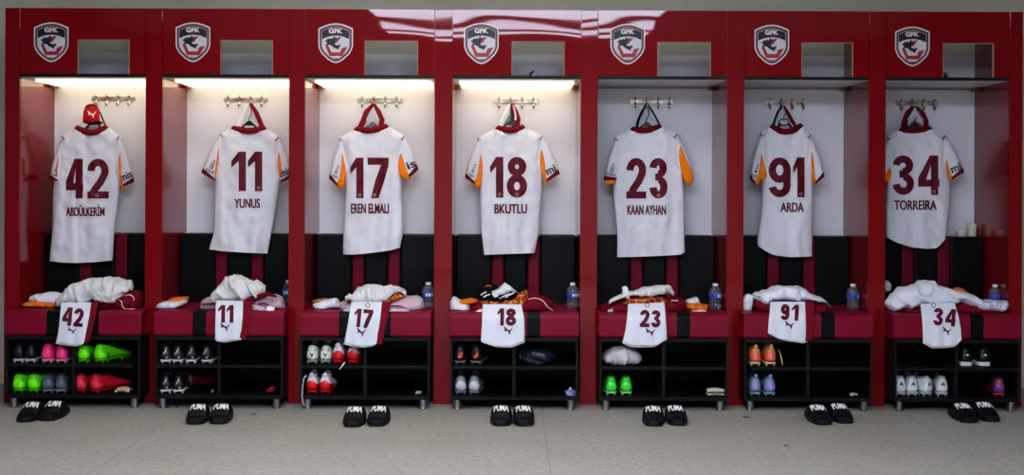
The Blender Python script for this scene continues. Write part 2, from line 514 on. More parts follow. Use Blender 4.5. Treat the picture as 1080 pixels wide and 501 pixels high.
def crest(px, py0, py1, parent, hw):
    """club shield on the header panel; hw = half width in pixels"""
    mb = MB()
    H = py1 - py0
    def P(poly, k, mi):
        pts = [at(px + x * hw, py1 - y * H, -0.020 - 0.0012 * k) for x, y in poly]
        mb.add(pts, [tuple(range(len(pts)))], mi)
    base = [at(px + x * hw, py1 - y * H, -0.0185) for x, y in shield()]
    front = [at(px + x * hw, py1 - y * H, -0.0212) for x, y in shield()]
    mb.rings([base, front], mi=0)
    P(shield(.93), 2, 1); P(shield(.83), 3, 5); P(shield(.79, .004), 4, 3)
    # black head band
    band = [(-.79, .60), (-.79, .795), (-.64, .825), (-.44, .86), (-.24, .884), (0, .896), (.24, .884), (.44, .86), (.64, .825), (.79, .795), (.79, .60),
            (.5, .655), (.25, .68), (0, .69), (-.25, .68), (-.5, .655)]
    P(band, 5, 2)
    v, f = text('GFK', 0.045)
    mb.add([at(px + lerp(-.40, .40, x) * hw, py1 - lerp(.745, .865, y) * H, -0.020 - 0.0012 * 6.2) for x, y in v], f, 0)
    # red angular letter shape
    for q in ([(-.60, .43), (-.44, .455), (-.24, .27), (-.34, .175)], [(-.34, .175), (-.24, .27), (.26, .27), (.38, .175)],
              [(.38, .175), (.26, .27), (.36, .375), (.70, .41)], [(-.30, .555), (-.02, .635), (.34, .655), (.16, .565), (.02, .48)],
              [(-.60, .43), (-.46, .53), (-.34, .55), (-.44, .455)]):
        P(q, 5, 4)
    # black bird of prey, wing raised behind, beak down to the right
    for q in ([(-.64, .565), (-.50, .575), (-.46, .625), (-.36, .60), (-.28, .63), (-.18, .61), (-.06, .69), (-.03, .62), (.06, .60), (-.02, .545), (-.16, .53), (-.34, .50), (-.52, .52)],
              [(-.56, .47), (-.44, .515), (-.16, .53), (-.10, .49), (-.16, .445), (-.36, .46)],
              [(-.16, .53), (-.02, .545), (-.06, .50), (.0, .455), (.12, .445), (.24, .475), (.31, .41), (.22, .415), (.15, .33), (.05, .365), (-.10, .385), (-.22, .435), (-.30, .455), (-.14, .47)]):
        P(q, 6, 2)
    P([(-.04, .50), (.03, .515), (.0, .47), (-.05, .465)], 7, 0)
    P([(-.14, .12), (.14, .12), (.10, .10), (-.10, .10)], 6, 1)
    mb.build('crest', [CREAM, CGREY, CBLACK, CLIGHT, CRED, CROSE], parent, label='shield crest lettered GFK with a dark bird over a red angular letter')

GLOW = mat('lit warm strip', '#fff1cf', 0.5, emit=('#ffefd0', 1.5))
UNLIT = mat('unlit strip', '#9a8f86', 0.5)

def header_hole(i):
    l = OPEN[i][0]; s = (OPEN[i][1] - l) / 135.0
    return [l + 62 * s, l + 117.5 * s]
CRESTPX = [(54, 23.5, 65.5), (203.5, 23.5, 65.5), (354, 24.5, 66.5), (507.7, 24, 67.6), (662, 25, 68), (814, 26, 68.5), (962.3, 28, 70)]

where = ['at the end of the row', 'second along the row', 'third along the row', 'in the middle of the row', 'next after the middle one',
         'with unlit strip, last but one', 'at the shadowy end of the row']
for i in range(7):
    xl, xr = (OPEN[i][0] - 540) * .005, (OPEN[i][1] - 540) * .005
    w_l = 'red lacquered locker bay holding the number %s shirt, %s' % (SAY[i], where[i])
    r = thing('locker_bay', w_l, 'locker', ((xl + xr) / 2, 0.25, 0), 'red lacquered locker bays')
    h0, h1 = [(p - 540) * .005 for p in header_hole(i)]
    hp = MB()
    fr, bk = -0.018, 0.0
    # header front with its cut-out (frame of quads front and back, joined round the edges)
    o = [(xl + .0012, ZSH), (h0, ZSH), (h0, ZHOLE), (h1, ZHOLE), (h1, ZSH), (xr - .0012, ZSH), (xr - .0012, ZTOP), (xl + .0012, ZTOP)]
    n = len(o)
    v = [(x, fr, z) for x, z in o] + [(x, bk, z) for x, z in o]
    quads = [(0, 1, 2, 7), (7, 2, 3, 6), (6, 3, 4, 5)]
    hp.add(v, quads + [tuple(q + n for q in reversed(t)) for t in quads] + [(a, (a + 1) % n, (a + 1) % n + n, a + n) for a in range(n)])
    header = hp.build('header_panel', RED, r)
    # pale cut edge of the board around the opening
    ce = MB()
    ce.box(h0 - .001, h0 + .002, fr - .0005, bk, ZSH, ZHOLE); ce.box(h1 - .003, h1 + .001, fr - .0008, bk, ZSH, ZHOLE)
    ce.box(h0, h1, fr - .0005, bk, ZHOLE - .002, ZHOLE + .001)
    ce.build('board_edge', mat('pale board edge', '#a98a78', 0.6), header)
    cx, c0, c1 = CRESTPX[i]
    crest(cx, c0, c1, header, 18.2)
    for a, b in ((xl - .016, xl), (xr, xr + .016)):
        MB().box(a, b, 0.0, BACK, ZSEATB + .001, ZTOP).build('side_panel', REDSIDE, r)
    MB().box(xl, xr, BACK, BACK + .016, 0, 1.893).build('back_panel', WHITEPANEL, r)
    MB().box(xl, xr, 0.002, BACK, ZSH - .018, ZSH - .0162).build('shelf_underside', WHITEPANEL, r, label='pale underside of the shelf')
    MB().box(xl, xr, fr, BACK, ZSH - .016, ZSH).build('shelf_board', BLACKBOARD, r)
    led = MB().box(xl + .03, xr - .03, BACK - (.38 if LIT[i] else .04), BACK - .008, ZSH - .030, ZSH - .0185).build('light_strip', GLOW if LIT[i] else UNLIT, r, label='glowing warm light strip widened to stand in for the lit shelf underside' if LIT[i] else 'unlit light strip')  # lit strips made far deeper: their glow replaces the bright shelf underside
    for cxx in (xl + .018, xr - .018):
        cl = MB().box(cxx - .011, cxx + .011, BACK - .094, BACK - .004, ZSH - .038, ZSH - .0182)
        cl.tube([(cxx, BACK - .098, ZSH - .031), (cxx, BACK - .08, ZSH - .031)], .012, 10)
        cl.build('strip_clip', BRASS if LIT[i] else mat('dull clip', '#6e6258', 0.4, 0.6), led, bevel=.002)

# dividers between the bays
DIV = [(6, 22)] + [(OPEN[i][1], OPEN[i + 1][0]) for i in range(6)] + [(1063, 1077)]
tilts = [0.0, 0.10, -0.05, 0.06, 0.16, 0.0, -0.05, 0.0]
for k, (a, b) in enumerate(DIV):
    x0, x1 = (a - 540) * .005 + .001, (b - 540) * .005 - .001
    if k == 0: lab = 'red lacquered end upright beside the number forty-two locker'
    elif k == 7: lab = 'red lacquered end upright beside the number thirty-four locker'
    else: lab = 'red lacquered upright between the number %s and number %s lockers' % (SAY[k - 1], SAY[k])
    mb = MB()
    mb.box(x0, x1, -0.019, -0.001, 0.0, ZTOP)
    o = mb.build('locker_divider', RED, None, bevel=.0015)
    if k in (0, 7):
        s = MB().box(x0 + (0 if k == 0 else (x1 - x0) - .016), x0 + .016 if k == 0 else x1, 0.0, BACK + .016, 0, ZTOP).build('outer_side', REDSIDE, o)
    prop(o, lab, 'divider', 'red uprights between the lockers', 'thing')

# ------------------------------------------------------------------ hook rails
def hook_rail(i, x0, x1, y0, y1):
    p0, p1 = at(x0, y1, BACK - .008), at(x1, y0, BACK - .008)
    r = thing('hook_rail', 'chrome four-hook rail screwed above the number %s shirt' % SAY[i], 'hook rail', ((p0.x + p1.x) / 2, BACK, p0.z), 'hook rails on the white back panels')
    MB().box(p0.x, p1.x, BACK - .008, BACK - .0005, p0.z, p1.z).build('rail_plate', BRICKMETAL, r, bevel=.002)
    xs = []
    for k in range(4):
        x = lerp(p0.x, p1.x, .115 + .257 * k); xs.append(x)
        zc = (p0.z + p1.z) / 2
        h = MB()
        h.tube([(x, BACK - .008, zc + .006), (x, BACK - .03, zc + .012), (x, BACK - .036, zc + .018)], [.006, .005, .007])
        h.tube([(x, BACK - .008, zc - .004), (x, BACK - .014, zc - .025), (x, BACK - .022, zc - .038), (x, BACK - .034, zc - .040), (x, BACK - .042, zc - .030), (x, BACK - .043, zc - .020)],
               [.006, .005, .005, .005, .005, .006])
        h.build('hook', CHROME, r, smooth=True)
    return xs, p0.z
RAILS = [(96.7, 142, 101.7, 106), (236, 282, 103, 107), (377, 424, 103.5, 108), (521, 568, 104.7, 109), (664.5, 711, 104.5, 109.3), (806, 851.6, 105.7, 110), (944, 989.5, 106.3, 111)]
for i in range(7): hook_rail(i, *RAILS[i])

# ------------------------------------------------------------------ benches
def profile_seat(grow=0.0):
    """(y, z) outline of the seat cushion, rounded over the front edge"""
    r = 0.028; g = grow
    pts = [(BREST, ZSEATB - g), (SF + .012 - g, ZSEATB - g), (SF - g, ZSEATB + .012)]
    for k in range(7):
        a = PI - k * PI / 12
        pts.append((SF + r + (r + g) * math.cos(a), ZSEAT - r + (r + g) * math.sin(a)))
    pts += [(0.1, ZSEAT + g), (BREST, ZSEAT + g)]
    return pts

def extrude_x(poly, x0, x1, mb=None):
    mb = mb or MB()
    n = len(poly)
    mb.add([(x0, y, z) for y, z in poly] + [(x1, y, z) for y, z in poly],
           [tuple(range(n)), tuple(range(2 * n - 1, n - 1, -1))] + [(k, k + n, (k + 1) % n + n, (k + 1) % n) for k in range(n)])
    return mb

FRONT_SEAT = []
for i in range(7):
    xl, xr = (OPEN[i][0] - 540) * .005, (OPEN[i][1] - 540) * .005
    s0, s1 = xat(SEATPX[i][0], SF), xat(SEATPX[i][1], SF)
    s0 = max(s0, xl - .034); s1 = min(s1, xr + .034)
    FRONT_SEAT.append((s0, s1))
    mid = (s0 + s1) / 2; om = (xl + xr) / 2
    r = thing('locker_bench', 'maroon padded bench over black shoe shelf in the number %s locker' % SAY[i], 'bench', (mid, 0.08, 0), 'padded benches in the lockers')
    a0, a1 = max(s0, xl + .002), min(s1, xr - .002)
    # cushion: full width in front of the uprights, a little narrower between the side panels
    pr = profile_seat()
    mb = MB()
    n = len(pr)
    # vertices: full-width front, inner-width back
    def wx(y, s):
        if y > -0.02: return a0 if s == 0 else a1
        return s0 if s == 0 else s1
    pr2 = [(BREST, ZSEATB), (-.019, ZSEATB), (-.0205, ZSEATB)] + pr[1:-2] + [(-.0205, ZSEAT), (-.019, ZSEAT), (BREST, ZSEAT)]
    n = len(pr2)
    V = [(wx(y, 0), y, z) for y, z in pr2] + [(wx(y, 1), y, z) for y, z in pr2]
    mb.add(V, [tuple(range(n)), tuple(range(2 * n - 1, n - 1, -1))] + [(k, k + n, (k + 1) % n + n, (k + 1) % n) for k in range(n)])
    seat = mb.build('seat', MAROON, r, bevel=.004)
    for a, b in ((-27.5, -13.5), (13.5, 27.5)):
        k = .00485
        extrude_x(profile_seat(.0016), mid + a * k, mid + b * k).build('seat_stripe', LEATHER, seat, label='black stripe over the maroon seat')
    # back cushion: three black fields and two maroon stripes
    kb = (D + BREST) / F
    def field(x0, x1, m, name, lab=None, z1=0.0, yf=0.0):
        zt = 0.877 + z1
        MB().box(x0, x1, BREST - yf, BACK - .001, ZSEATB + .02, zt).build(name, m, r, bevel=.012, label=lab)
    xs = [xl + .004, om - 25.5 * kb, om - 12.3 * kb, om + 12.3 * kb, om + 25.5 * kb, xr - .004]
    for k in range(5):
        if k % 2 == 0: field(xs[k], xs[k + 1], LEATHER, 'backrest', None)
        else: field(xs[k], xs[k + 1], MAROONBACK, 'backrest_stripe', 'maroon upright stripe of the backrest')
    # shoe cabinet
    c0, c1 = s0 + .006, s1 - .006
    cb = MB()
    zb = 0.052; t = .011
    CF = SF + .004; CB = -0.02
    cb.box(c0, c1, CF, -.0205, ZSEATB - .018, ZSEATB); cb.box(c0, c1, CF, -.0205, zb, ZLOW)
    cb.box(c0, c0 + t, CF, -.0205, ZLOW, ZSEATB - .018); cb.box(c1 - t, c1, CF, -.0205, ZLOW, ZSEATB - .018)
    i0, i1 = max(c0, xl - .0005), min(c1, xr + .0005)
    cb.box(i0, i1, -.0205, .30, ZSEATB - .018, ZSEATB); cb.box(i0, i1, -.0205, .30, zb, ZLOW)
    cb.box(i0, i0 + t, -.0205, .30, ZLOW, ZSEATB - .018); cb.box(i1 - t, i1, -.0205, .30, ZLOW, ZSEATB - .018)
    cb.box(i0, i1, .30, .312, zb, ZSEATB)
    frame = cb.build('cabinet_frame', BLACKBOARD, r)
    MB().box(i0 + t, i1 - t, CF + .006, .30, ZMID - .016, ZMID).build('shelf', BLACKBOARD, frame)
    MB().box(mid - .009, mid + .009, CF + .01, .298, ZLOW, ZSEATB - .018).build('divider', BLACKBOARD, frame)
    for sx in (c0 + .035, c1 - .035):
        for sy in (SF + .035, .25):
            MB().lathe([(.019, 0.0), (.021, .004), (.0175, .008), (.0185, zb)], sx, sy, 18).build('leg', STEEL, r, smooth=False)

# ------------------------------------------------------------------ hangers and hanging straps
def cloth_noise(p, f=7.0):
    return noise.noise(Vector(p) * f)

# ------------------------------------------------------------------ jerseys
JX = [
 dict(cl=(78, 135.2), cr=(115, 134.4), cm=142.3, sl=(64, 144), sr=(128.6, 144.7),
      L=dict(o=(52.3, 189), i=(61, 191), b=0), R=dict(o=(141.4, 191.5), i=(127, 198)),
      left=[(144, 64), (165, 60.5), (184, 58), (202, 56), (240, 55.5), (275.4, 52)], right=[(144.7, 128.6), (170, 126.5), (202, 125.8), (244, 120.8), (274.8, 118.8)],
      hem=[(52, 275.4), (66, 277), (80, 277.5), (100, 276.5), (118.8, 274.8)],
      oL=[(62.5, 164), (61, 176), (60, 187), (58.8, 187), (59.8, 172)], oR=[(126.3, 158), (127.2, 170), (127.6, 184), (129.5, 199), (131.8, 203), (128, 199), (125.4, 188), (124.8, 172)],
      num=(69.5, 114.7, 167.4, 209.4, [(69.5, 87.7), (92.2, 114.7)]), nm=('ABDÜLKERİM', 69.5, 110.3, 215.3, 228), mis='mis', fold=[(81, .012, 3.0)]),
 dict(cl=(242.8, 135.6), cr=(282.2, 135.6), cm=140.6, sl=(231, 141.5), sr=(296.6, 145.5),
      L=dict(o=(212.5, 181.8), i=(227, 191)), R=dict(o=(309, 187), i=(296.6, 192)),
      left=[(141.5, 231), (165, 229), (192, 226.5), (244, 226), (256, 222.5), (263, 220)], right=[(145.5, 296.6), (170, 294), (194, 295.5), (244, 287), (267.5, 282)],
      hem=[(220, 263), (235, 265), (250, 266), (268, 267), (282, 267.5)],
      oL=[(230.5, 154), (231, 165), (229, 180), (226.8, 190), (225.5, 193), (227.3, 178), (229, 165)], oR=[(294, 159), (296, 168), (297.3, 184), (295.6, 188), (293, 178), (292.4, 170)],
      num=(244, 276.6, 160, 201.6, [(244, 259.4), (261.4, 276.6)]), nm=('YUNUS', 247, 274.3, 209.5, 219.5), mis='mis', fold=[(238, .006, 4.0)]),
 dict(cl=(372, 136.8), cr=(411, 133.6), cm=140, sl=(356.8, 146.3), sr=(429.4, 144.7),
      L=dict(o=(347.2, 188), i=(355.4, 196)), R=dict(o=(441, 178.5), i=(431.5, 187.5)),
      left=[(146.3, 356.8), (165, 361), (195, 365), (250, 362), (268.2, 361.6)], right=[(144.7, 429.4), (165, 423.5), (202, 423.8), (244, 425.8), (261, 421.8)],
      hem=[(361.6, 268.2), (372, 268.6), (384, 267.6), (400, 265.8), (412, 264), (421.8, 261)],
      oL=[(360.8, 159.5), (364.6, 177), (363.5, 195), (360, 199.5), (354.8, 195.5), (358.5, 186), (360.4, 172)], oR=[(422.5, 160), (425.5, 170), (429.5, 182), (432.5, 188), (431, 191), (423, 187), (419.8, 178), (420.6, 168)],
      num=(369.5, 410, 166.3, 209, [(369.5, 383.4), (387.6, 410)]), nm=('EREN ELMALI', 370, 410, 214.6, 225), mis='mis', fold=[(390, .007, 3.5), (414, .008, 4)]),
 dict(cl=(521.7, 135.4), cr=(555, 134.6), cm=140, sl=(502.6, 146), sr=(575, 144.3),
      L=dict(o=(490.6, 187.2), i=(500.3, 194)), R=dict(o=(590, 183), i=(576, 192)),
      left=[(146, 502.6), (165, 505), (195, 506.3), (240, 507), (269, 510.3)], right=[(144.3, 575), (166, 571), (202, 571.6), (248, 567.8), (267, 563.8)],
      hem=[(510.3, 269), (525, 268.3), (545, 267.6), (563.8, 267)],
      oL=[(507, 159.5), (509, 176), (507.5, 197), (502.5, 198.5), (500, 194.5), (503.5, 186), (505.6, 172)], oR=[(571, 155.5), (574.4, 170), (575.4, 183), (577, 192), (576, 195), (572.2, 186), (569.6, 172), (569.8, 164)],
      num=(517, 556, 165.5, 208.4, [(517, 530.8), (534.5, 556)]), nm=('BKUTLU', 521.3, 556, 215.2, 225.4), mis='mi', fold=[(532, .007, 3.5)]),
 dict(cl=(663.5, 136.8), cr=(699, 134), cm=140, sl=(647.6, 145.5), sr=(717, 142.3),
      L=dict(o=(637, 190), i=(650.4, 188.8)), R=dict(o=(731.4, 185), i=(726.5, 193)),
      left=[(145.5, 647.6), (170, 648.5), (202, 646.6), (248, 651), (271.4, 650.4)], right=[(142.3, 717), (166, 716.4), (196, 721.4), (250, 722), (267.4, 722.8)],
      hem=[(650.4, 271.4), (668, 271), (686, 270.4), (706, 269.4), (719, 268.6), (722.8, 265.5)],
      oL=[(648.5, 190), (650, 193), (640, 195.5), (637.6, 193), (639, 190)], oR=[(717.5, 152), (721.5, 163), (727.5, 177), (731.6, 185), (731.4, 190), (726.8, 196), (721, 189), (716.6, 172), (716, 162)],
      num=(660.7, 704, 166.6, 209.4, [(660.7, 681.5), (685, 704)]), nm=('KAAN AYHAN', 661.5, 702.4, 216.4, 226.5), mis=None, fold=[(684, .006, 4)]),
 dict(cl=(810.7, 133.6), cr=(847.8, 132.8), cm=141.6, sl=(800.8, 141), sr=(858, 143),
      L=dict(o=(790.9, 188.8), i=(796.4, 194.5)), R=dict(o=(869.4, 186), i=(860.6, 193.6)),
      left=[(141, 800.8), (165, 803.8), (190, 804.5), (202, 804), (226, 803), (252, 798), (259, 799.5)], right=[(143, 858), (166, 856), (200, 857), (240, 857), (270.4, 856.6)],
      hem=[(799.5, 259), (806, 264), (816, 269), (832, 271.2), (846, 271), (856.6, 270.4)],
      oL=[(803, 159.5), (806, 174), (809.6, 187.5), (802, 189.6), (799, 195.5), (796, 194), (799.5, 186), (802, 174)], oR=[(855.8, 157), (858.4, 170), (859, 184), (860.5, 193), (857.6, 194), (855.6, 180)],
      num=(810.7, 849.8, 166, 208, [(810.7, 834), (836.5, 848.6)]), nm=('ARDA', 823, 848, 213.6, 223.5), mis=None, fold=[(806, .008, 3), (846, .006, 4)]),
 dict(cl=(946.3, 137.8), cr=(983.9, 136), cm=139.8, sl=(935, 144.5), sr=(999.8, 144),
      L=dict(o=(925, 184), i=(935, 192)), R=dict(o=(1016.6, 181.2), i=(1004.8, 189)),
      left=[(144.5, 935), (170, 937.5), (192, 936), (230, 934), (250, 934.5)], right=[(144, 999.8), (168, 998.5), (200, 1003), (230, 999.8), (252, 996.8)],
      hem=[(934.5, 250), (946, 256), (960, 260.6), (976, 262.4), (988, 262), (992, 258), (996.8, 252)],
      oL=[(939, 176), (940.5, 184), (937, 191), (933, 193), (932.5, 186)], oR=[(998, 167), (1000.5, 176), (1002.6, 185), (1004.6, 190.5), (1002, 191.5), (999.3, 182), (997.6, 174)],
      num=(941.5, 991, 164, 205.6, [(941.5, 964), (968.3, 991)]), nm=('TORREIRA', 943, 988, 211.2, 221.5), mis='mi', fold=[(952, .007, 4)]),
]

def jersey(i):
    J = JX[i]
    ytop = min(J['cl'][1], J['cr'][1]); ybot = max(y for x, y in J['hem'])
    TH = 0.045
    def yc(py):
        t = max(0.0, min(1.0, (py - ytop) / (ybot - ytop)))
        return lerp(0.345, 0.272, min(1.0, t * 1.15))
    rng = random.Random(i + 3)
    ph = rng.random() * 30
    def folds(px, py):
        t = max(0, min(1, (py - ytop) / (ybot - ytop)))
        v = .006 * math.sin(px * .33 + ph + py * .012) * (.25 + .75 * t)
        v += .027 * noise.noise(Vector((px * .055 + ph, py * .022, i * 3.1))) * (.4 + .6 * t)
        v += .009 * noise.noise(Vector((px * .13, py * .11 + ph, i * 7.7)))
        for fx, amp, wd in J['fold']:
            v += amp * math.exp(-((px - fx - (py - 225) * .03) / wd) ** 2) * min(1, max(0, t * 1.8 - .15))
        return v
    def side(pts, py): return smooth_eval(pts, py, 6)
    def front(px, py):
        l, r = side(J['left'], py), side(J['right'], py)
        u = max(-1, min(1, (px - (l + r) / 2) / max((r - l) / 2, 1)))
        return yc(py) - TH * (1 - abs(u) ** 3.2) ** .5 * .8 + folds(px, py) * (1 - u ** 6)
    r = thing('football_shirt', 'white football shirt printed with number %s hanging back outwards' % SAY[i], 'shirt',
              at((J['cl'][0] + J['cr'][0]) / 2, ybot, .3), 'white football shirts hanging in the lockers')
    # torso
    NU, NV = 56, 60
    slx, srx = J['sl'][0], J['sr'][0]
    neck = [J['sl'], J['cl']]
    for k in range(1, 8):
        t = k / 8
        x = lerp(J['cl'][0], J['cr'][0], t)
        base = lerp(J['cl'][1], J['cr'][1], t)
        dep = J['cm'] - (J['cl'][1] + J['cr'][1]) / 2
        neck.append((x, base + dep * (1 - (2 * t - 1) ** 2)))
    neck += [J['cr'], J['sr']]
    neckrear = [J['sl'], J['cl'], ((J['cl'][0] + J['cr'][0]) / 2, (J['cl'][1] + J['cr'][1]) / 2 - 1.5), J['cr'], J['sr']]
    def pt(u, v, rear):
        xt = lerp(slx, srx, u)
        yt = poly_eval(neckrear if rear else neck, xt)
        hx = lerp(J['hem'][0][0], J['hem'][-1][0], u)
        yb = smooth_eval(J['hem'], hx, 2.5)
        py = lerp(yt, yb, v)
        # the side outline as a function of height
        yl = lerp(J['sl'][1], J['hem'][0][1], v); yr = lerp(J['sr'][1], J['hem'][-1][1], v)
        l = side(J['left'], yl) if v > 0 else slx; rr = side(J['right'], yr) if v > 0 else srx
        k = min(1, v / .06)
        l = lerp(slx, l, k); rr = lerp(srx, rr, k)
        px = lerp(l, rr, u)
        return px, py
    def edge_y(py, u, rear):
        s = abs(2 * u - 1)
        b = TH * max(0, 1 - s ** 3.2) ** .5 * .8
        return yc(py) + (b if rear else -b)
    rows = []
    for j in range(NV + 1):
        v = j / NV
        ring = []
        for k in range(NU + 1):
            u = (1 - math.cos(PI * k / NU)) / 2 * .4 + (k / NU) * .6
            px, py = pt(u, v, False)
            s = 2 * u - 1
            fl = 1.0
            top = min(1, v / .05) if not (J['cl'][0] - 1 < px < J['cr'][0] + 1) else 1
            y = yc(py) + (edge_y(py, u, False) - yc(py)) * (.35 + .65 * top) + folds(px, py) * (1 - s ** 6) * top
            ring.append(at(px, py, y))
        for k in range(NU - 1, 0, -1):
            u = (1 - math.cos(PI * k / NU)) / 2 * .4 + (k / NU) * .6
            px, py = pt(u, v, True)
            top = min(1, v / .05) if not (J['cl'][0] - 1 < px < J['cr'][0] + 1) else 1
            ring.append(at(px, py, yc(py) + (edge_y(py, u, True) - yc(py)) * (.35 + .65 * top)))
        rows.append(ring)
    mb = MB(); mb.rings(rows, cap=False)
    mb.build('shirt_body', SHIRT, r, smooth=True)
    # sleeves
    for sgn, S, key in ((-1, J['sl'], 'L'), (1, J['sr'], 'R')):
        E = J[key]
        pts = J['left'] if sgn < 0 else J['right']
        arm_y = min(E['i'][1] - 4, E['o'][1])
        ax = side(pts, arm_y - 8)
        root_o = (S[0] - sgn * 3.0, S[1] - 1.6); root_i = (ax - sgn * 5.0, arm_y - 10)
        o_, i_ = E['o'], E['i']
        rings = []; n = 20; K = 12
        def ring_at(t, grow=0.0, dth=0.0):
            bul = math.sin(PI * t) * 2.0 * (1 if abs(o_[0] - S[0]) > 6 else .4)
            ox, oy = lerp(root_o[0], o_[0], t), lerp(root_o[1], o_[1], t)
            k = math.hypot(o_[0] - root_o[0], o_[1] - root_o[1])
            nx, ny = (o_[1] - root_o[1]) / k * sgn, -(o_[0] - root_o[0]) / k * sgn
            ox += nx * bul; oy += ny * bul
            ix, iy = lerp(root_i[0], i_[0], t), lerp(root_i[1], i_[1], t)
            cx, cy = (ox + ix) / 2, (oy + iy) / 2
            hx, hy = (ox - ix) / 2 * (1 + grow), (oy - iy) / 2 * (1 + grow)
            res = []
            for q in range(n):
                a = 2 * PI * q / n
                ca, sa = math.cos(a), math.sin(a)
                e = abs(ca) ** .6 * (1 if ca > 0 else -1); f = abs(sa) ** .6 * (1 if sa > 0 else -1)
                px, py = cx + hx * e, cy + hy * e
                th = (.030 + .006 * t + dth)
                y = yc(py) - .002 + th * f + .004 * noise.noise(Vector((px * .16, py * .10, i + sgn * 5))) * (1 if f < 0 else 0)
                res.append(at(px, py, y))
            return res
        mb = MB(); mb.rings([ring_at(k / K) for k in range(K + 1)], cap=False)
        sl = mb.build('sleeve', SHIRT, r, smooth=True)
        cuff_t = 1 - 4.6 / max(20, math.hypot(o_[0] - root_o[0], o_[1] - root_o[1]))
        mb = MB(); mb.rings([ring_at(t, .03, .0025) for t in (cuff_t, 1.0, 1.01)] + [ring_at(1.01, -.02, -.002), ring_at(.9, -.02, -.002)], cap=False)
        if not (i == 4 and sgn > 0):
            mb.build('cuff', MARTRIM, sl, smooth=False, label='maroon cuff band')
        sy = lambda px, py: yc(py) - .036
        cx = (o_[0] + i_[0]) / 2; cy = (o_[1] + i_[1]) / 2
        ang = math.atan2(i_[1] - o_[1], i_[0] - o_[0]) if sgn < 0 else math.atan2(o_[1] - i_[1], o_[0] - i_[0])
        def along(t, across=0.5):
            a = (lerp(root_o[0], o_[0], t), lerp(root_o[1], o_[1], t)); b = (lerp(root_i[0], i_[0], t), lerp(root_i[1], i_[1], t))
            return lerp(a[0], b[0], across), lerp(a[1], b[1], across)
        if sgn > 0 and J['mis']:
            P = Print(sy, .004); x, y = along(.76, .40)
            w = 6.6 if J['mis'] == 'mis' else 5.4
            if i == 2: x, y = along(.72, .36); w = 5.0
            P.word({2: 's'}.get(i, J['mis']) if i != 2 else 'is', x - w, x + w, y - 3.9, y + 3.9, .03, -.42)
            P.build('sleeve_print', DARKPRINT, sl)
        if sgn < 0 and i not in (6,):
            P = Print(sy, .004)
            k = 1.0 if i in (1, 4) else .62
            x, y = along(.52, .42); P.cat(x - 1.6, x + 1.6, y - 1.6, y + 1.6, .4)
            x, y = along(.60, .42); P.word('=', x - 2.2 * k, x + 2.2 * k, y - 1, y + 1, .0, .4)
            x, y = along(.70, .42); P.ring(x, y, 1.6 * k, .9)
            x, y = along(.83, .45); P.word('ENKAR' if i == 1 else 'ENKA', x - 5.2 * k, x + 5.2 * k, y - 1.7, y + 1.7, .02, .42 if i in (1, 3, 2) else .12)
            P.build('sleeve_print', DARKPRINT, sl)
    # orange underarm panels
    for key in ('oL', 'oR'):
        poly = J[key]
        for _ in range(2):
            poly = [q for k in range(len(poly)) for q in ((lerp(poly[k][0], poly[(k + 1) % len(poly)][0], .2), lerp(poly[k][1], poly[(k + 1) % len(poly)][1], .2)), (lerp(poly[k][0], poly[(k + 1) % len(poly)][0], .8), lerp(poly[k][1], poly[(k + 1) % len(poly)][1], .8)))]
        cx = sum(p[0] for p in poly) / len(poly); cy = sum(p[1] for p in poly) / len(poly)
        mb = MB()
        def ringo(s, dy): return [at(lerp(cx, x, s), lerp(cy, y, s), yc(y) + dy) for x, y in poly]
        mb.rings([ringo(1.0, .02), ringo(1.0, -.038), ringo(.86, -.046), ringo(.4, -.048)])
        mb.build('underarm_panel', ORANGE, r, label='orange underarm panel')
    # collar band: back of the neck
    def neck_y(px, py): return yc(py) - .05
    rings = []
    cl, cr = J['cl'], J['cr']
    dep = J['cm'] - (cl[1] + cr[1]) / 2
    for k in range(25):
        t = k / 24
        s = 2 * t - 1
        x = lerp(cl[0], cr[0], t); yb = lerp(cl[1], cr[1], t) + dep * (1 - s * s)
        w = lerp(5.8, 3.2, abs(s) ** 3)
        xt = lerp(cl[0] + 3.6, cr[0] - 3.6, t); ytp = lerp(cl[1], cr[1], t) + dep * (1 - s * s) - w + (0.0 if abs(s) < .8 else 0.0)
        yy = lerp(yc(cl[1]) - .046, yc(cl[1]) + .004, abs(s) ** 2.2)
        a, b = at(x, yb + .6, yy - .004), at(xt, ytp, yy + .006)
        nrm = Vector((0, -.0022, 0))
        m_ = (a + b) / 2 + Vector((0, -.007, 0))
        rings.append([a + nrm, m_ + nrm, b + nrm, b - nrm, m_ - nrm, a - nrm])
    mb = MB(); mb.rings(rings)
    mb.build('collar', MARTRIM, r, smooth=False, label='maroon collar band')
    # inside of the front neckline seen above the back collar
    rings = []
    for k in range(17):
        t = k / 16; s = 2 * t - 1
        x = lerp(cl[0] + 3, cr[0] - 3, t)
        yb = lerp(cl[1], cr[1], t) + dep * .9; ytp = lerp(cl[1], cr[1], t) - 1.2 + (1.6 * (1 - s * s) if i != 3 else 0)
        yy = lerp(yc(cl[1]) + .045, yc(cl[1]) + .012, abs(s) ** 2.2)
        rings.append([at(x, yb, yy), at(x, ytp, yy), at(x, ytp, yy + .003), at(x, yb, yy + .003)])
    mb = MB(); mb.rings(rings); mb.build('inner_neckline', SHIRTIN, r, smooth=False)
    # numbers, name, shoulder marks
    n0, n1, nt, nb, ws = J['num']
    P = Print(front, .0035); P.number(NUM[i], n0, n1, nt, nb, 7.7, ws)
    P.build('number_print', MARPRINT, r)
    P = Print(front, .005)
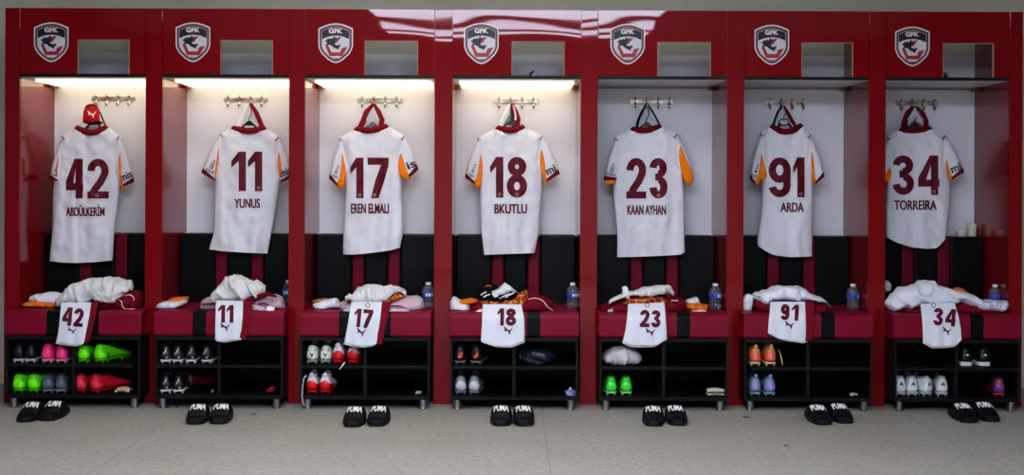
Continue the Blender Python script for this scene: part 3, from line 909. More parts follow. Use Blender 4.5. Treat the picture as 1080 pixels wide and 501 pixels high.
    for a, b in ws[-1:] + (ws[:1] if i in (2, 3) else []):
        x = {'1': b - 3.9, '7': a + 7.2, '2': lerp(a, b, .45), '8': (a + b) / 2, '3': (a + b) / 2, '4': lerp(a, b, .75)}.get(NUM[i][0 if (a, b) == ws[0] else 1], (a + b) / 2)
        P.ring(x, nb - 3.3, 1.4, .6)
    P.build('number_emblem_print', PALEPRINT, r)
    body, x0, x1, y0, y1 = J['nm']
    P = Print(front, .0035); P.word(body, x0, x1, y0, y1, .038); P.build('name_lettering', MARPRINT, r)
    P = Print(front, .006)
    sl, sr = J['sl'], J['sr']
    P.cat(sl[0] + .6, sl[0] + 5.0, sl[1] - .2, sl[1] + 4.0, .35)
    P.cat(sr[0] - 7.4, sr[0] - 1.8, sr[1] - .6, sr[1] + 3.4, -.55, flip=True)
    P.build('shoulder_logo', DARKPRINT, r)
    # hanger inside the shirt, its neck and hook showing
    return yc

YCS = [jersey(i) for i in range(7)]

# hangers, straps and the cap over the hooks
HOOKPX = [(101, 107), (263, 108), (394, 109), (538.5, 109), (682.5, 109.5), (825.5, 110.5), (965, 111.5)]
STRAP = [None,
         dict(l=[(263, 108), (256, 122), (252, 131), (248, 137)], r=[(264, 108), (270, 118), (275, 130), (277, 136)], lm=SHIRTIN, rm=MARTRIM, lw=5, rw=5.5, txt='white and maroon'),
         dict(l=[(394, 109), (387, 117), (384, 126), (380, 134)], r=[(394.5, 109), (399, 117), (403, 126), (402, 132)], lm=MARTRIM, rm=MARTRIM, lw=6.5, rw=5.5, txt='broad maroon'),
         dict(l=[(538.5, 109), (534, 118), (530, 127), (527, 134)], r=[(539.5, 109), (543, 116), (546, 125), (545, 133)], lm=SHIRTIN, rm=MARTRIM, lw=5.5, rw=6, txt='white, navy and maroon'),
         dict(l=[(681, 110), (677, 118), (673, 127), (671.5, 134)], r=[(684, 110), (688, 117), (693, 126), (696, 132)], lm=CLOTHK, rm=CLOTHK, lw=2.8, rw=2.2, txt='thin black'),
         dict(l=[(824.5, 111), (820, 119), (817, 127), (815.5, 134)], r=[(826.5, 111), (831, 119), (835, 127), (840, 134)], lm=CLOTHK, rm=MARTRIM, lw=2.4, rw=4.2, txt='black and maroon'),
         dict(l=[(963, 112), (958, 118), (954.5, 127), (953.5, 134)], r=[(967, 112), (973, 119), (976.5, 127), (977, 134)], lm=MARTRIM, rm=MARTRIM, lw=6.5, rw=5.5, txt='curved maroon')]
def band(pts, w, y0, y1, m, name, parent, wob=0):
    """a cloth ribbon hanging from y0 (top) to y1 (bottom) given by its centre line in pixels"""
    mb = MB(); K = 14; rings = []
    for k in range(K + 1):
        t = k / K * (len(pts) - 1); j = min(int(t), len(pts) - 2); f = t - j
        x, y = lerp(pts[j][0], pts[j + 1][0], f), lerp(pts[j][1], pts[j + 1][1], f)
        ww = w * (.45 + .55 * min(1, k / 4))
        Y = lerp(y0, y1, k / K)
        a, b = at(x - ww / 2, y, Y), at(x + ww / 2, y + .3, Y + .004)
        n_ = Vector((0, .0015, 0)); c = (a + b) / 2 - Vector((0, .004, 0))
        rings.append([a - n_, c - n_, b - n_, b + n_, c + n_, a + n_])
    mb.rings(rings); return mb.build(name, m, parent)

for i in range(7):
    hx, hy = HOOKPX[i]
    J = JX[i]
    YH = BACK - .035
    yn = YCS[i](J['cl'][1])
    cx = (J['cl'][0] + J['cr'][0]) / 2
    base = at(cx, J['cl'][1], yn)
    m = HANGERG if i == 2 else HANGER
    r = thing('coat_hanger', '%s plastic clothes hanger inside the number %s shirt' % ('grey' if i == 2 else 'black', SAY[i]), 'hanger', base, 'plastic hangers under the shirts')
    ny = J['cl'][1] - 6.5
    nx = lerp(cx, hx, .6)
    hk = MB()
    p = [at(nx, ny, yn), at(nx - .5, ny - 4, yn + .01), at(nx + 2.2, ny - 8, lerp(yn, YH, .6)), at(lerp(nx, hx, .7) + 2, hy + 4, YH - .005), at(hx, hy + .5, YH), at(hx - 2, hy + 3, YH)]
    hk.tube(p, .0028, 6); hk.build('hanger_hook', CHROME if i == 2 else HANGER, r, smooth=True)
    nk = MB()
    tw, bw = (3.2, 7.2) if i != 5 else (4.5, 6.0)
    q = [(nx - bw, ny + 4.2), (nx - tw * 1.35, ny + 1), (nx - tw * .5, ny - 1.6), (nx + tw * .5, ny - 1.6), (nx + tw * 1.35, ny + 1), (nx + bw, ny + 4.2), (nx + bw * .5, ny + 3.4), (nx - bw * .5, ny + 3.4)]
    if i == 5:
        nk.tube([at(nx - 6, ny + 4, yn), at(nx - 4, ny - 1, yn), at(nx + 3, ny - 1.6, yn), at(nx + 6, ny + 4, yn), at(nx, ny + 5, yn), at(nx - 5.5, ny + 4.6, yn)], .004, 6)
    else:
        A = [at(x, y, yn - .008) for x, y in q]; B = [at(x, y, yn + .008) for x, y in q]
        nk.rings([A, B])
    nk.build('hanger_neck', m, r)
    for sgn, S in ((-1, J['sl']), (1, J['sr'])):
        e = (S[0] - sgn * 8, S[1] + 3)
        ar = MB(); ar.tube([at(nx + sgn * bw * .7, ny + 3, yn + .002), at(lerp(nx, e[0], .45), lerp(ny, e[1], .4) + 3, yn + .004), at(e[0], e[1] + 1, YCS[i](e[1]))], [.006, .007, .008], 8)
        ar.build('hanger_arm', m, r, smooth=True)
    s = STRAP[i]
    if s:
        t = thing('hanging_strap', '%s strap looped on the hook above the number %s shirt' % (s['txt'], SAY[i]), 'strap', at(hx, hy, YH), 'cloth straps looped on the hooks')
        if i == 6:
            mb = MB()
            pl = [(965, 113.5), (969, 121), (975, 126), (976, 133), (971, 131), (965, 127), (959, 131), (954.5, 134), (957, 126), (962, 118)]
            A = [at(x, y, yn + .05 + .02 * (k % 2)) for k, (x, y) in enumerate(pl)]; B = [p + Vector((0, .004, 0)) for p in A]
            mb.rings([A, B]); mb.build('white_lining', SHIRTIN, t)
        if i == 2:
            mb = MB(); pl = [(394, 113), (398, 121), (401, 128), (398, 131), (386, 132), (385, 128), (389, 120)]
            A = [at(x, y, yn + .05) for x, y in pl]; B = [p + Vector((0, .004, 0)) for p in A]
            mb.rings([A, B]); mb.build('white_lining', SHIRTIN, t)
        yb = yn + .022
        band(s['l'], s['lw'], YH - .012, yb, s['lm'], 'strap_side', t)
        band(s['r'], s['rw'], YH - .014, yb + .006, s['rm'], 'strap_side', t)
        if i == 3:
            band([(539, 112), (540, 120), (541, 128), (541.5, 134)], 3.5, YH - .022, yb - .01, NAVY, 'navy_ribbon', t)
            band([(541, 111), (543, 117), (544, 123), (543.5, 127)], 2.0, YH - .026, yb - .016, CLOTHP, 'pink_ribbon', t)
            band([(539, 121), (536, 125), (533, 130), (531, 134)], 1.6, YH - .03, yb - .016, TEALR, 'teal_ribbon', t)

# red cap over the first hook of the first locker
capb = at(96, 128, .36)
r = thing('cap', 'red cap with a white leaping cat mark hanging over the number forty-two shirt', 'cap', capb)
mb = MB()
rows = [(129.0, 8.7), (127.5, 9.0), (123, 8.8), (117, 8.2), (113, 6.8), (110.5, 4.5), (109.3, 1.2)]
rings = []
for y, w in rows:
    rings.append([at(96.3 + w * math.cos(2 * PI * k / 24), y + .9 * abs(math.sin(2 * PI * k / 24)) * 0, .375 + w * .0052 * .9 * math.sin(2 * PI * k / 24)) for k in range(24)])
mb.rings(rings); mb.build('crown', REDNYLON, r, smooth=True)
mb = MB(); mb.tube([at(91, 112.5, .345), at(94, 111, .335), at(99, 111, .335), at(102, 113, .345)], .006, 8, flat=.5)
mb.build('closure_strap', mat('dark red webbing', '#6d0c14', .7), r, smooth=True)
P = Print(lambda px, py: .375 - .0047 * math.sqrt(max(0, 8.6 ** 2 - (px - 96.3) ** 2)), .004)
P.cat(92.3, 101.2, 117, 124.5, 0.0); P.build('cat_logo', LOGOW, r)
mb = MB()
A = [at(x, y, .345 + .002 * k) for k, (x, y) in enumerate([(88.5, 127.5), (104.5, 127.5), (105, 129.4), (100, 130.4), (92, 130.4), (88, 129.4)])]
B = [p + Vector((0, .06, -.004)) for p in A]
mb.rings([A, B]); mb.build('cap_peak', mat('dark cap lining', '#3b070c', .8), r)
band([(103, 113), (106, 120), (109, 127), (112, 135)], 1.6, .42, .40, CLOTHK, 'cap_cord', r)

# ------------------------------------------------------------------ heaps of cloth
def heap(name, m, top, bot, parent, Y=0.03, dep=0.09, wr=0.010, freq=9, seed=0, zmin=ZSEAT + .002, nx=84, nr=44, smooth=True, square=.75, label=None):
    """crumpled cloth: outline top/bot given in pixels at depth Y, rounded dep deep front and back"""
    x0, x1 = top[0][0], top[-1][0]
    rings = []
    for k in range(nx + 1):
        t = (1 - math.cos(PI * k / nx)) / 2 * .5 + k / nx * .5
        px = lerp(x0, x1, t)
        yt, yb = smooth_eval(top, px, .9), smooth_eval(bot, px, .9)
        if yb < yt + .6: yb = yt + .6
        e = max(.06, min(1, (1 - abs(2 * t - 1) ** 5)) ** .5)
        ring = []
        for j in range(nr):
            a = 2 * PI * j / nr
            ca, sa = math.cos(a), math.sin(a)
            c = abs(ca) ** square * (1 if ca > 0 else -1); s_ = abs(sa) ** square * (1 if sa > 0 else -1)
            yy = Y + dep * c * e
            py = (yt + yb) / 2 - (yb - yt) / 2 * s_
            p = at(px, py, Y)
            p = Vector((p.x, yy, p.z))
            q = Vector((p.x * freq + seed * 3.3, p.y * freq, p.z * freq * 1.4))
            th_ = seed * 1.1 + .5
            ux, uz = p.x * math.cos(th_) + p.z * math.sin(th_), -p.x * math.sin(th_) + p.z * math.cos(th_)
            wp = .35 * noise.noise(q * .8 + Vector((2, 8, 1)))
            q2 = Vector((ux * freq * .55 + wp + seed, p.y * freq * .7, uz * freq * 1.7 + wp))
            r1 = max(0, 1 - abs(noise.noise(q2)) * 2.6) ** 2; r2 = max(0, 1 - abs(noise.noise(q2 * 2.2 + Vector((6, 1, 3)))) * 2.4) ** 2
            d = noise.noise(q) * wr + (r1 * 1.7 + r2 * .8 - .7) * wr
            p = p + Vector((.5 * noise.noise(q + Vector((9, 9, 9))) * wr, c * d * 1.5 - abs(d) * .3, s_ * d * .7))
            if p.z < zmin: p.z = zmin + .001 * noise.noise(q * 3)
            p.y = min(p.y, BREST - .004)
            ring.append(p)
        rings.append(ring)
    mb = MB(); mb.rings(rings)
    return mb.build(name, m, parent, smooth=smooth, label=label)

def cord(name, m, pts, parent, Y, r=.003):
    P0 = [at(x, y, Y) for x, y in pts]
    sm = []
    for k in range(len(P0) - 1):
        a_, b_, c_, d_ = P0[max(k - 1, 0)], P0[k], P0[k + 1], P0[min(k + 2, len(P0) - 1)]
        for q in range(6):
            t = q / 6
            sm.append(.5 * (2 * b_ + (c_ - a_) * t + (2 * a_ - 5 * b_ + 4 * c_ - d_) * t * t + (3 * b_ - a_ - 3 * c_ + d_) * t ** 3))
    sm.append(P0[-1])
    mb = MB(); mb.tube(sm, r, 6)
    return mb.build(name, m, parent, smooth=True)

def sheet_y(py, edge=333.0):
    """depth of a garment that falls over the seat edge"""
    d = min(edge - py, 16)
    return SF - .018 + .0062 * 1.8 * math.log(1 + math.exp(d / 1.8))

def garment_sheet(name, m, left, right, parent, seed=0, dy=0.0, amp=.004, ny=40, nx=28, label=None, hem=None, shift=(0, 0)):
    rings = []
    for j in range(ny + 1):
        t = j / ny * (len(left) - 1); k = min(int(t), len(left) - 2); f = t - k
        lx, ly = lerp(left[k][0], left[k + 1][0], f), lerp(left[k][1], left[k + 1][1], f)
        t2 = j / ny * (len(right) - 1); k2 = min(int(t2), len(right) - 2); f2 = t2 - k2
        rx, ry = lerp(right[k2][0], right[k2 + 1][0], f2), lerp(right[k2][1], right[k2 + 1][1], f2)
        row = []
        for q in range(nx + 1):
            u = q / nx
            px, py = lerp(lx, rx, u), lerp(ly, ry, u)
            if hem:
                t3 = (j / ny) ** 3
                py += t3 * (smooth_eval(hem, lerp(left[-1][0], right[-1][0], u), 2.0) - lerp(left[-1][1], right[-1][1], u))
                px += shift[0] * t3; py += shift[1] * t3
            y = sheet_y(py) + dy + sheet_wave(px, py, seed, amp)
            row.append(at(px, py, y))
        rings.append(row)
    mb = MB(); mb.rings(rings, cap=False, closed=False)
    return mb.build(name, m, parent, smooth=True, solid=.0035, label=label)

def sheet_wave(px, py, seed, amp):
    t = max(0, min(1, (py - 326) / 36))
    return amp * t * (math.sin(px * .42 + seed) + .8 * noise.noise(Vector((px * .16 + seed, py * .06, seed)))) - amp * t * 1.2

SHORTS = [
 dict(l=[(64.4, 319), (63.5, 332), (62, 348), (60.4, 361)], r=[(96, 319), (94.5, 332), (91.5, 347), (88.5, 361.5)], low=[(72, 363), (86, 364)],
      sr=[(104, 317), (101, 332), (97.5, 348), (93.5, 361)], num=(66, 88, 324.5, 344, [(66, 76), (78, 88)]), cat=(71, 80.5, 345.6, 352), tilt=.10),
 dict(l=[(227.6, 317), (227.4, 332), (227, 346), (227, 359)], r=[(256.5, 317), (256, 332), (255, 345), (253.6, 356)], low=[(236, 360), (254, 357)],
      sr=[(266.8, 317), (264.5, 332), (261.5, 346), (258.5, 359)], num=(230, 246.3, 321.7, 340.4, [(230, 237.4), (239, 246.3)]), cat=(232, 242.5, 341, 349), tilt=.02),
 dict(l=[(370.6, 318.5), (368.5, 332), (366, 348), (364, 361.5)], r=[(403, 318.5), (401.5, 332), (399.5, 348), (397, 362.5)], low=[(377, 365), (393, 364.5)],
      sr=[(412.5, 320), (409.5, 332), (406, 348), (402.5, 364)], num=(373.6, 393, 326, 345.5, [(373.6, 380.6), (382.6, 393)]), cat=(376, 385.8, 346, 355), tilt=.10),
 dict(l=[(509, 321), (508.6, 336), (507.8, 350), (507.2, 360)], r=[(550, 321), (553, 337), (553, 350), (552, 360)], low=[(521, 365), (538, 365.5)],
      sr=None, num=(524.7, 544.4, 325.3, 343.5, [(524.7, 531.6), (533.4, 544.4)]), cat=(531, 540.8, 344.7, 353), tilt=0.02),
 dict(l=[(662.4, 320.5), (661.5, 334), (660, 348), (657.8, 360)], r=[(700.6, 319), (702, 334), (703, 348), (703.3, 357.5)], low=[(667, 365), (692, 364.5)],
      sr=[(704, 320), (705, 334), (705.5, 348), (703.5, 361.5)], num=(675, 696.7, 327, 345.2, [(675, 685), (687, 696.7)]), cat=(680.7, 691.2, 346.4, 354), tilt=.04),
 dict(l=[(812.4, 318.5), (811.6, 330), (810.6, 341), (809.8, 351)], r=[(849, 318.5), (849.6, 332), (850, 346), (849.8, 359.5)], low=[(822, 357.5), (846, 361)],
      sr=[(858.5, 318.5), (859.5, 332), (858.5, 346), (855.5, 359.5)], num=(823.4, 842.3, 321, 338, [(823.4, 832.6), (835, 842.3)]), cat=(827.7, 838, 339, 346.8), tilt=.06),
 dict(l=[(970.5, 321), (972.5, 335), (973.5, 348), (975, 360)], r=[(1006.5, 318.5), (1011, 334), (1013.5, 347), (1014.2, 358)], low=[(984, 366), (1008, 365)],
      sr=None, num=(984.5, 1008, 325.4, 343.8, [(984.5, 994.6), (997.2, 1008)]), cat=(994, 1003.4, 345, 353.5), tilt=.08),
]
def shorts(i):
    S = SHORTS[i]
    r = thing('football_shorts', 'white football shorts marked number %s draped over the maroon bench edge' % SAY[i], 'shorts', at((S['l'][0][0] + S['r'][0][0]) / 2, 332, SF), 'white football shorts on the benches')
    sd = i * 1.7 + .4
    hem = [S['l'][-1], S['low'][0], S['low'][1], S['r'][-1]]
    garment_sheet('front_panel', CLOTHW2, S['l'], S['r'], r, sd, 0, .004, hem=hem)
    if S['sr']:
        garment_sheet('side_panel', CLOTHM, [(x - .6, y) for x, y in S['r']], S['sr'], r, sd + 2, .004, .004, label='maroon side panel of the shorts')
    garment_sheet('rear_panel', CLOTHW, S['l'], S['r'], r, sd + 4, .009, .004, hem=hem, shift=((-1.6, 1.6), (1.4, 1.3))[i % 2])
    surf = lambda px, py: sheet_y(py) + sheet_wave(px, py, sd, .004)
    n0, n1, nt, nb, ws = S['num']
    P = Print(surf, .005); P.number(NUM[i], n0, n1, nt, nb, 4.0 if i != 6 else 3.9, ws, S['tilt']); P.build('number_print', MARPRINT, r)
    P = Print(surf, .005); P.cat(*S['cat'][:4], S['tilt']); P.build('cat_logo', MARPRINT, r)
    if i in (2, 4, 6):
        P = Print(surf, .005); P.ring((S['l'][0][0] + S['r'][0][0]) / 2 + (1 if i != 6 else -4), 322, 2.2, .7); P.build('emblem_print', MARPRINT, r)
    return r
for i in range(7): shorts(i)

def th(name, label, cat, px, py=326, Y=0.05, group=None):
    return thing(name, label, cat, at(px, py, Y), group)

GS = 'folded socks on the benches'; GJ = 'training jackets lying on the benches'; GT = 'crumpled white tops on the benches'; GP = 'patterned warm-up tops on the benches'
# --- forty-two
t = th('folded_socks', 'white and orange folded socks beside the number forty-two shorts', 'socks', 45, group=GS)
heap('sock_body', CLOTHW2, [(32, 315), (35, 311), (50, 308.5), (58, 308.5), (66, 312)], [(32, 318), (45, 319.5), (58, 321.5), (66, 321)], t, .06, .08, .005, 9, 1)
heap('sock_cuff', CLOTHO, [(24.5, 320), (32, 317.5), (43, 315.5), (50, 319), (60, 320)], [(24.5, 322), (35, 323.8), (50, 324), (60, 323.5)], t, .02, .07, .004, 12, 2, label='orange folded cuff')
t = th('training_jacket', 'maroon jacket with white piping under the white top by shorts number forty-two', 'jacket', 125, group=GJ)
jb = heap('jacket_body', CLOTHM, [(97, 318), (104, 313), (118, 314), (132, 307), (143, 306.5), (149.5, 310), (151, 318)], [(97, 326), (115, 328), (135, 328.5), (151, 326)], t, .04, .11, .006, 7, 3)
cord('piping', PIPING, [(124, 316), (128, 318), (129, 323), (133, 326), (142, 326)], jb, -.078, .0028)
cord('piping', PIPING, [(131, 312), (137, 311), (141, 314), (141, 317)], jb, -.060, .0028)
t = th('crumpled_top', 'large crumpled white top heaped above the number forty-two shorts', 'top', 100, group=GT)
heap('top_body', CLOTHW, [(60, 320), (66, 310.5), (75, 301.5), (93, 294.7), (103, 292), (120, 293), (135, 296), (140, 301.5)],
     [(60, 321.6), (75, 321.8), (90, 321.5), (97, 318), (103, 315.5), (112, 319.5), (120, 318), (132, 310.5), (140, 304)], t, -.01, .10, .010, 8, 4)
heap('hanging_sleeve', CLOTHW, [(98, 311), (108, 306), (124, 303), (136, 300)], [(98, 315), (110, 319), (119, 319.5), (136, 306)], t, -.085, .03, .006, 12, 5)
# --- eleven
t = th('folded_socks', 'flat folded white socks with orange ends beside the number eleven shorts', 'socks', 182, group=GS)
heap('sock_body', CLOTHW2, [(166, 322), (170, 318.5), (182, 317), (191, 317.5), (197, 316)], [(166, 325.5), (172, 327), (186, 327), (197, 319)], t, .02, .08, .003, 9, 6)
heap('sock_cuff', CLOTHO, [(177, 317.5), (182, 314), (190, 313), (198.5, 313)], [(177, 318.5), (186, 318.2), (192, 318.8), (198.5, 316)], t, .06, .07, .002, 9, 7, label='orange folded end')
t = th('training_jacket', 'pale lilac jacket under the white top by shorts number eleven', 'jacket', 275, group=GJ)
heap('jacket_body', CLOTHP, [(213, 317), (218, 315), (229, 314), (245, 312), (262, 308), (272, 306), (280, 309), (290, 311), (298, 316), (301.5, 326)],
     [(213, 327), (228, 329), (245, 330), (266, 331), (272, 331), (285, 327), (301.5, 329)], t, .03, .11, .008, 8, 8)
heap('jacket_sleeve', CLOTHP, [(266, 322), (272, 321), (281, 325), (289, 327)], [(266, 331.5), (272, 332), (281, 330.5), (289, 328.5)], t, -.11, .03, .005, 14, 9)
cord('piping', MARTRIM, [(213, 321), (222, 320.5), (228, 320)], t, -.09, .005)
cord('piping', MARTRIM, [(272, 321), (279, 320), (284, 323), (289, 327)], t, -.105, .004)
mb = MB(); q = [at(282, 322.5, -.12), at(290, 324.5, -.12), at(286.5, 333, -.155), at(280, 331.5, -.155)]
mb.rings([q, [p + Vector((0, .003, 0)) for p in q]]); mb.build('paper_tag', LOGOW, t, label='white paper tag')
t = th('crumpled_top', 'rounded heap of crumpled white top above the number eleven shorts', 'top', 252, group=GT)
heap('top_body', CLOTHW, [(224.5, 314), (228, 306), (233, 300), (240, 292.5), (251, 291.5), (263, 296), (273, 298.5), (279.5, 304)],
     [(224.5, 316), (232, 317.8), (246, 317.5), (260, 317.5), (268, 315), (279.5, 309)], t, -.02, .10, .013, 9, 10)
heap('dark_hem', MARTRIM, [(258, 316), (264, 313.5), (272, 310), (281, 307), (292, 312)], [(258, 317.5), (265, 319), (274, 316), (283, 311.5), (292, 313.5)], t, -.09, .025, .003, 12, 11, label='maroon trimmed hem')
# --- seventeen
t = th('folded_socks', 'white folded socks with a tan band beside the number seventeen shorts', 'socks', 345, group=GS)
heap('sock_body', CLOTHW2, [(330.5, 321), (340, 317.5), (352, 314.5), (355, 315), (358.5, 322)], [(330.5, 323.5), (339, 327.4), (350, 325.5), (358.5, 324)], t, .02, .08, .003, 9, 12)
heap('sock_cuff', mat('tan cotton', '#b8794f', .85), [(329.5, 317), (336, 315), (346.5, 315)], [(329.5, 318.6), (336, 318.8), (346.5, 317.5)], t, .08, .05, .002, 9, 13, label='tan band')
t = th('training_jacket', 'pale pink jacket spread under the patterned top by shorts number seventeen', 'jacket', 425, group=GJ)
heap('jacket_body', CLOTHP, [(358, 319.5), (366, 318), (380, 318), (400, 318), (418, 315), (428, 312.3), (440, 312.5), (446, 316), (448.5, 324)],
     [(358, 327), (372, 331), (400, 333), (415, 332), (430, 328), (441, 330.8), (448.5, 326)], t, .02, .11, .006, 8, 14)
heap('jacket_sleeve', CLOTHP, [(403, 326), (412, 325), (426, 325.5), (432, 328)], [(403, 334.5), (415, 335), (425, 334), (432, 329.5)], t, -.13, .03, .004, 12, 15)
cord('piping', MARTRIM, [(412, 322.5), (422, 323), (431, 327), (440, 330.3), (446, 327)], t, -.118, .0032)
heap('jacket_sleeve', CLOTHL, [(362, 327), (366, 324.5), (372, 324)], [(362, 333), (367, 334), (372, 333)], t, -.13, .03, .003, 12, 16)
t = th('warm_up_top', 'orange and maroon patterned top by the white top on bench seventeen', 'top', 415, group=GP)
heap('top_body', PATTERN, [(366, 316), (376, 313), (396, 313), (406, 312), (414, 308), (424, 306.5), (427.5, 310)], [(366, 319), (380, 320), (404, 320.5), (414, 320.5), (422, 315), (427.5, 312.5)], t, -.02, .085, .006, 9, 17)
t = th('crumpled_top', 'crumpled white top above the number seventeen shorts beside patterned cloth', 'top', 392, group=GT)
heap('top_body', CLOTHW, [(364, 312.5), (372, 311), (378, 304), (386, 301.3), (396, 301), (405, 302.5), (414, 301.5), (422, 304), (428, 309)],
     [(364, 314), (372, 317), (378, 319.6), (400, 319.6), (407, 315.5), (415, 310), (422, 307.5), (428, 311)], t, -.03, .09, .009, 9, 18)
# --- eighteen
t = th('folded_socks', 'white socks with bright orange cuffs folded beside the number eighteen shorts', 'socks', 488, group=GS)
heap('sock_body', CLOTHW2, [(475, 320), (477, 313), (480, 313), (485, 317), (496, 320)], [(475, 329.5), (485, 330), (496, 329)], t, .00, .08, .004, 9, 19)
heap('sock_cuff', CLOTHO, [(482, 318), (488, 316), (497, 314.3), (504, 316)], [(482, 321), (490, 321), (499, 320), (504, 319)], t, .0, .07, .003, 9, 20, label='orange cuff')
t = th('training_jacket', 'maroon jacket spread beneath the patterned top on bench eighteen', 'jacket', 565, group=GJ)
heap('jacket_body', CLOTHM, [(494, 323), (500, 319), (512, 317), (530, 317), (550, 315), (560, 312.5), (574, 312.5), (583, 318), (585, 325)],
     [(494, 330), (510, 334), (540, 334), (560, 335), (567, 332), (576, 328.5), (585, 329)], t, .01, .11, .006, 8, 21)
cord('piping', PIPING, [(557, 316), (564, 314.5), (572, 317), (578, 324), (583, 327.5)], t, -.09, .0025)
heap('jacket_lining', CLOTHW2, [(501, 329), (504, 327), (509, 326)], [(501, 334), (504.5, 337.3), (509, 336.5)], t, -.135, .03, .002, 9, 22, label='white lining corner')
t = th('warm_up_top', 'orange and maroon patterned top bundled above the number eighteen shorts', 'top', 535, group=GP)
heap('top_body', PATTERN, [(506, 317), (512, 315), (525, 315), (538, 315), (545, 310), (552, 307.5), (556, 306), (557, 314)],
     [(506, 320), (515, 322), (535, 322.5), (550, 322.5), (557, 318)], t, -.03, .09, .007, 10, 23)
t = th('striped_sock', 'black and white striped sock bundle on top of the number eighteen pile', 'sock', 525)
heap('sock_body', CLOTHK, [(505.5, 315), (508, 309), (514, 307), (522, 311), (536, 309), (540, 307), (546, 310)], [(505.5, 317), (514, 317), (530, 317), (546, 314)], t, -.05, .06, .006, 12, 24)
for q in ((507, 311.5, 513, 308), (510, 313.5, 517, 310.5), (527, 315, 538, 310), (533, 314, 542, 309)):
    cord('white_stripe', PIPING, [(q[0], q[1]), ((q[0] + q[2]) / 2, (q[1] + q[3]) / 2 - .5), (q[2], q[3])], t, -.118, .0042)
t = th('crumpled_top', 'small white peaked cloth on top of the number eighteen pile', 'top', 532, group=GT)
heap('top_body', CLOTHW2, [(513.5, 312), (520, 307), (525, 304.5), (529, 300.5), (533, 298.6), (538, 301), (541, 305), (546, 309)],
     [(513.5, 313.5), (522, 313), (531, 312.5), (538, 309), (546, 310.5)], t, -.03, .07, .006, 10, 25)
t = th('black_bib', 'small black cloth with an orange mark behind the number eighteen pile', 'cloth', 516)
heap('bib_body', CLOTHK, [(504, 309), (509, 302), (515, 300), (524, 301), (530, 303)], [(504, 314), (515, 314), (530, 314)], t, .10, .06, .005, 9, 26)
cord('orange_mark', CLOTHO, [(512, 302), (515, 301.2), (518, 301.8)], t, .036, .0035)
# --- twenty-three
t = th('training_jacket', 'maroon jacket spread beneath the white sock on bench twenty-three', 'jacket', 675, group=GJ)
heap('jacket_body', CLOTHM, [(633, 323), (642, 319), (652, 316), (670, 317), (690, 315), (705, 314), (714, 313), (722, 317), (724.5, 326)],
     [(633, 328), (645, 331), (665, 334), (700, 335), (712, 334), (720, 331), (724.5, 329)], t, .02, .11, .006, 8, 27)
cord('piping', PIPING, [(708, 317), (715, 317.2)], t, -.09, .003)
mb = MB(); q = [at(641, 327, -.10), at(646, 325, -.10), at(647, 331.5, -.12), at(640.5, 331.5, -.12)]
mb.rings([q, [p + Vector((0, .003, 0)) for p in q]]); mb.build('care_tag', GREYTAG, t, label='grey printed tag')
t = th('warm_up_top', 'orange and maroon patterned top under the white sock on bench twenty-three', 'top', 680, group=GP)
heap('top_body', PATTERN, [(656, 318), (662, 314.5), (672, 313), (690, 313), (700, 314), (705.5, 317)], [(656, 320.5), (670, 321.5), (690, 321), (705.5, 320)], t, -.03, .09, .006, 10, 28)
t = th('long_sock', 'long white sock laid slanting across the number twenty-three pile', 'sock', 678)
heap('sock_body', CLOTHW, [(642, 318), (650, 312.5), (660, 308), (672, 305.5), (684, 302.5), (696, 301), (704, 300.5), (708, 302.5), (710.5, 308)],
     [(642, 320.5), (652, 315.5), (662, 312), (672, 311), (685, 312), (696, 310.5), (704, 309.5), (710.5, 311.5)], t, -.05, .06, .006, 10, 29)
t = th('white_tie', 'narrow white tape standing up from the number twenty-three pile', 'tape', 658)
heap('tape_body', CLOTHW2, [(656, 303), (659, 301.6), (662, 303), (664, 310)], [(656, 311), (659, 314.5), (662, 315.5), (664, 316)], t, -.09, .02, .002, 10, 30)
t = th('folded_socks', 'orange and white rolled socks beside the bottle on bench twenty-three', 'socks', 735, group=GS)
heap('sock_body', CLOTHW2, [(723.5, 317), (729, 314.5), (735, 312.5), (738, 320)], [(723.5, 321), (731, 321.5), (738, 321.5)], t, .06, .06, .003, 9, 31)
heap('sock_cuff', CLOTHO, [(723, 322), (727, 320), (738, 320.5), (746.5, 321.5)], [(723, 325), (733, 327), (742, 327.5), (746.5, 325)], t, .0, .07, .004, 12, 32, label='orange rolled part')
heap('sock_toe', CLOTHW2, [(729, 327), (736, 326.6), (745, 326.6)], [(729, 329.4), (737, 330.2), (745, 329)], t, -.05, .05, .002, 9, 33)
# --- ninety-one
t = th('rolled_socks', 'small white roll of socks standing at the end of bench ninety-one', 'socks', 788)
heap('sock_body', CLOTHW2, [(783.5, 316), (786.5, 310.5), (790, 309.4), (793.5, 311)], [(783.5, 327.5), (787, 328.5), (790.5, 328.5), (793.5, 322)], t, .0, .045, .003, 12, 34)
t = th('training_jacket', 'maroon jacket laid out beneath the white top on bench ninety-one', 'jacket', 840, group=GJ)
heap('jacket_body', CLOTHM, [(794, 318), (800, 315), (815, 316), (840, 316), (856, 319), (868, 319), (875.5, 325)],
     [(794, 322), (802, 330), (812, 336), (845, 336), (862, 337), (871, 333), (875.5, 329)], t, -.02, .10, .006, 8, 35)
t = th('crumpled_top', 'long flat white top spread across the number ninety-one pile', 'top', 835, group=GT)
heap('top_body', CLOTHW2, [(794, 311), (803, 305.5), (812, 303.5), (825, 301.6), (836, 302), (846, 303), (854, 309.5), (867, 314.5), (876, 324)],
     [(794, 313), (799, 318), (804, 321.5), (812, 318.5), (825, 316.5), (845, 317), (858, 317.5), (868, 318.5), (876, 325)], t, -.02, .10, .008, 8, 36)
for q in ([(795, 311.5), (799, 313), (802, 313)], [(797, 316), (801, 317), (803, 316.5)]):
    cord('dark_print', DARKPRINT, q, t, -.10, .002)
